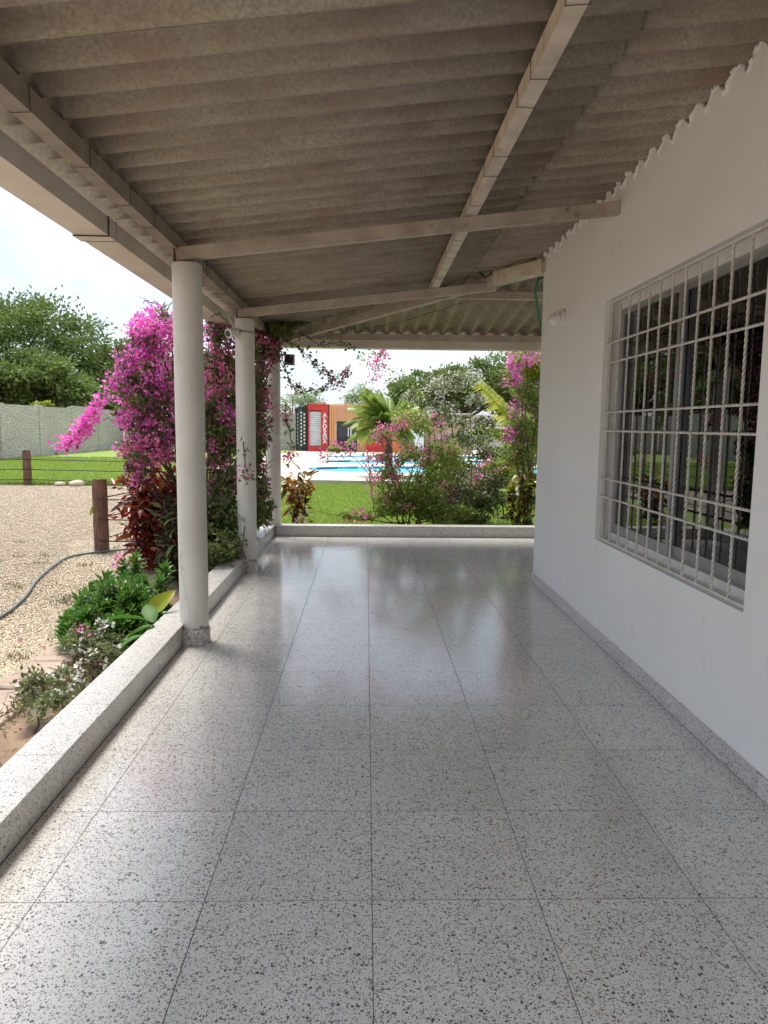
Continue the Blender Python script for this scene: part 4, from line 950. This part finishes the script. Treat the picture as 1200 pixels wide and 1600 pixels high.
    bush('leafy_shrub', 'lime green rounded shrub behind the white bougainvillea', 'shrub', (1.62, 11.2, GZ), b(((770, 745, 10.8, .25, .25, .2, 700, 0, mg), (705, 740, 11.2, .38, .3, .22, 1500, 0, mg), (680, 720, 11.3, .2, .2, .15, 500, 0, mg), (700, 780, 11.1, .35, .3, .2, 900, 0, mg))), 35, 'leaf_lime', .075, 2, .012)
    bush('leafy_shrub', 'bright green leafy sprig among the right bougainvillea near the gutter', 'shrub', (2.6, 10.6, GZ), b(((838, 580, 10.2, .1, .12, .08, 120, 0, mg),)), 36, 'leaf_lime', .09, 2, .01)
    # weeds outside the left yard
    bush('creeper', 'pale green creeper trailing over the top of the left wall', 'plant', (-15.1, 34, 2.1), [((-15.1, 34.2, 2.25), (.25, 1.3, .12), 500, 0, mg)], 37, 'leaf_lime', .12, 2, .01)
far_bushes()

# broad-leaved shrubs whose leaves can be told apart
def leafmesh(name, L, w, mat, bend=.25, seg=5, wave=.0, pt=1.4):
    V, F = [], []
    for i in range(seg+1):
        s = i/seg; ww = w*math.sin(math.pi*min(1, s**.8*.97+.03))**.8*(1 if s < 1 else 0)+.002; z = -bend*L*s*s; x = L*s
        V += [(x, -ww/2, z+ww*.18+wave*math.sin(s*9)), (x, 0, z), (x, ww/2, z+ww*.18-wave*math.sin(s*9))]
    for i in range(seg):
        a = 3*i; F += [(a, a+3, a+4, a+1), (a+1, a+4, a+5, a+2)]
    return npmesh(name, V, F, mat, RNG.uniform(0, .15, len(F)), True)
def croton(name, label, base, H, rad, n, mats, L, w, seed, stems=7, group=None, lean=(0, 0), fill=None):
    rng = np.random.default_rng(seed); base = Vector(base); t = thing(name, base, label, 'shrub', group)
    ms = [leafmesh('leaf', L*s, w*s, m, b, 5, wv) for m in mats for s, b, wv in ((1, .3, .004), (.8, .15, .006), (1.15, .5, .002))]
    st = MB(); tops = []
    for k in range(stems):
        a = k*2.4+rng.normal()*.3; q = rad*rng.uniform(.25, .85); tp = base+Vector((math.cos(a)*q+lean[0], math.sin(a)*q+lean[1], H*rng.uniform(.72, 1.0))); tops.append(tp)
        st.tube(curve_pts(base+Vector((math.cos(a)*.06, math.sin(a)*.06, -.02)), tp, rng, 7, .0, .025), [.013-.001*i for i in range(7)], 5)
    st.build('stems', 'twig', t)
    if fill:
        q = rng.integers(0, stems, fill[1]); TP = np.array([tuple(p) for p in tops])[q]; u = rng.uniform(.05, 1, (fill[1], 1))
        P = np.array(base)*(1-u)+TP*u+rng.normal(size=(fill[1], 3))*np.array([rad*.26, rad*.26, .05]); P[:, 2] = np.maximum(P[:, 2], base.z+.03)
        V, F, r = leafcloud(P, L*.75, rng, .42, np.array([[0, 0, -.2]]), 1, .2); link('inner_foliage', npmesh('inner_foliage', V-np.array(base), F, fill[0], r), t)['kind'] = 'stuff'
    for k in range(n):
        tp = tops[rng.integers(0, stems)]; s = rng.uniform(.12, 1)**.7; p = base.lerp(tp, s); p.x += rng.normal()*rad*.22; p.y += rng.normal()*rad*.22; p.z += rng.normal()*.03
        p.z = max(p.z, base.z+.06)
        az = rng.uniform(0, 6.28); out = Vector((p.x-base.x, p.y-base.y)); 
        if out.length > .05: az = math.atan2(out.y, out.x)+rng.normal()*.9
        link('leaf', ms[rng.integers(0, len(ms))], t, p, (rng.normal()*.5, -rng.uniform(-.5, 1.1), az))
    return t
croton('croton', 'dense dark red croton beneath the magenta bougainvillea', (-2.18, 7.45, GZ), 1.12, .44, 290, ('leaf_croton_red', 'leaf_croton_red', 'leaf_croton_red', 'leaf_croton_orange', 'leaf_croton_dark'), .145, .055, 41, 14, fill=('leaf_croton_red', 1500))
croton('croton', 'dark leaved undergrowth shrub behind the nearest column', (-1.75, 6.75, GZ), .85, .32, 170, ('leaf_croton_dark', 'leaf_croton_red', 'leaf_boug'), .13, .055, 42, 9, fill=('leaf_croton_dark', 700))
croton('croton', 'orange-brown croton on bare stems left of the lawn opening', (-.98, 10.5, GZ), .82, .2, 150, ('leaf_croton_orange', 'leaf_croton_orange', 'leaf_croton_yellow', 'leaf_croton_dark'), .16, .05, 43, 7)
croton('croton', 'yellow-green croton at the right end of the far kerb', (2.18, 10.0, GZ), .95, .28, 190, ('leaf_croton_yellow', 'leaf_croton_yellow', 'leaf_lime', 'leaf_croton_dark'), .15, .055, 44, 9)

def rosette_plant():
    rng = np.random.default_rng(51); base = Vector((-1.72, 4.95, GZ)); t = thing('succulent_shrub', base, 'bushy green plant with whorled narrow leaves beside the nearest column', 'plant')
    def ros(nl, L, mat):
        V, F = [], []
        for k in range(nl):
            a = k*2.399; el = 1.25-1.15*k/nl; l = L*(.75+.35*k/nl); d = np.array([math.cos(a)*math.cos(el), math.sin(a)*math.cos(el), math.sin(el)]); sd = np.array([-math.sin(a), math.cos(a), 0]); o = len(V)
            b = np.array([0, 0, -.035*k/nl*2]); V += [b, b+d*l*.6+sd*l*.13, b+d*l-np.array([0, 0, .12*l]), b+d*l*.6-sd*l*.13, b+d*l*.55-np.array([0, 0, -.03*l])]
            F += [(o, o+1, o+4), (o+1, o+2, o+4), (o+4, o+2, o+3), (o, o+4, o+3)]
        return npmesh('leaf_rosette', np.array(V), np.array(F), mat, rng.uniform(0, .5, len(F)))
    ms = [ros(20, .088, 'leaf_green'), ros(26, .098, 'leaf_green'), ros(16, .08, 'leaf_green')]
    st = MB()
    for k in range(140):
        a = rng.uniform(0, 6.28); q = rng.uniform(0, 1)**.5; x = base.x+math.cos(a)*q*.36-.02; y = base.y+math.sin(a)*q*.52; z = GZ+.36*(1-q*q*.85)*rng.uniform(.72, 1.12)+.05
        if x > -1.40: continue
        st.tube([(base.x+(x-base.x)*.3, base.y+(y-base.y)*.3, GZ), (x, y, z)], .006, 4); link('leaf_rosette', ms[k % 3], t, (x, y, z), (rng.normal()*.3, rng.normal()*.3, rng.uniform(0, 6)), (1, 1, 1))
    for px, py, Y in ((192, 882, 5.3), (212, 872, 5.3), (258, 885, 5.2), (198, 900, 5.2), (250, 905, 5.1), (225, 905, 5.2)):
        p = at(px, py, Y); st.tube([(p.x, p.y, GZ), p], .007, 5)
        for dz in (0, -.05, -.1): link('leaf_rosette', ms[1], t, p+Vector((0, 0, dz)), (rng.normal()*.15, rng.normal()*.15, rng.uniform(0, 6)))
    st.build('stems', 'twig', t)
    P = []
    for px, py, Y in ((184, 874, 5.3),): P.append(at(px, py, Y))
    V, F, r = leafcloud(np.repeat(np.array([tuple(p) for p in P]), 14, 0)+rng.normal(size=(14*len(P), 3))*.02, .04, rng, .9); link('blossom', npmesh('blossom', V-np.array(worg(t)), F, 'bract_pink', r), t)
rosette_plant()
def bigleaf():
    base = Vector((-1.58, 4.75, GZ)); t = thing('broad_leaf_plant', base, 'plant with broad glossy green and yellow leaves against the kerb by the nearest column', 'plant')
    for (px, py, Y, L, w, mat, rot) in ((205, 962, 4.45, .26, .12, 'leaf_big_green', (.3, -.25, 3.3)), (250, 975, 4.55, .24, .15, 'leaf_big_green', (.5, -1.0, 2.2)), (262, 940, 4.75, .25, .11, 'leaf_big_yellow', (.9, -.75, .5)), (225, 985, 4.35, .22, .10, 'leaf_big_green', (.2, .15, 3.6)), (245, 955, 4.6, .2, .1, 'leaf_big_green', (-.3, -.6, 2.2)), (215, 1000, 4.2, .18, .08, 'leaf_big_green', (.2, .1, 3.9)), (262, 955, 4.9, .22, .1, 'leaf_big_green', (.2, -.7, 2.9))):
        p = at(px, py, Y)+Vector((-.05, 0, 0)); d = Vector((math.cos(rot[2])*math.cos(rot[1]), math.sin(rot[2])*math.cos(rot[1]), -math.sin(rot[1]))); o = p-d*L*.5
        link('leaf', leafmesh('leaf', L, w, mat, .25, 8, .002), t, o, rot)
        MB().tube([base+Vector((0, 0, -.02)), base.lerp(o, .6)+Vector((0, 0, .03)), o], .006, 5).build('stalk', 'leaf_green', t)
bigleaf()
for k, (px, py, Y, r, nl, nf, fm, lab) in enumerate(((150, 1003, 4.3, .17, 420, 12, wh, 'low bougainvillea with white and pink flowers between the green plant and the kerb'), (85, 1075, 3.45, .17, 480, 22, wh, 'small white flowered bougainvillea in the bed beside the kerb'), (170, 1025, 4.0, .12, 260, 8, wh, 'pale leaved seedling bougainvillea leaning on the kerb'))):
    c = at(px, py, Y); bl = [(c, (r, r*1.3, r*.6), nl, nf, fm)]
    if k == 0: bl += [(at(125, 990, 4.35), (.05, .05, .04), 10, 3, pk), (at(140, 1000, 4.3), (.03, .03, .03), 6, 2, pk)]
    if k == 2: bl += [(at(152, 1032, 3.95), (.02, .02, .02), 4, 1, pk)]
    bush('bougainvillea', lab, 'shrub', (c.x, c.y, GZ), bl, 60+k, 'leaf_boug_pale', .035, 3, .006, (), 'small bougainvilleas in the bed', clus=(8, .014), bract=.024)
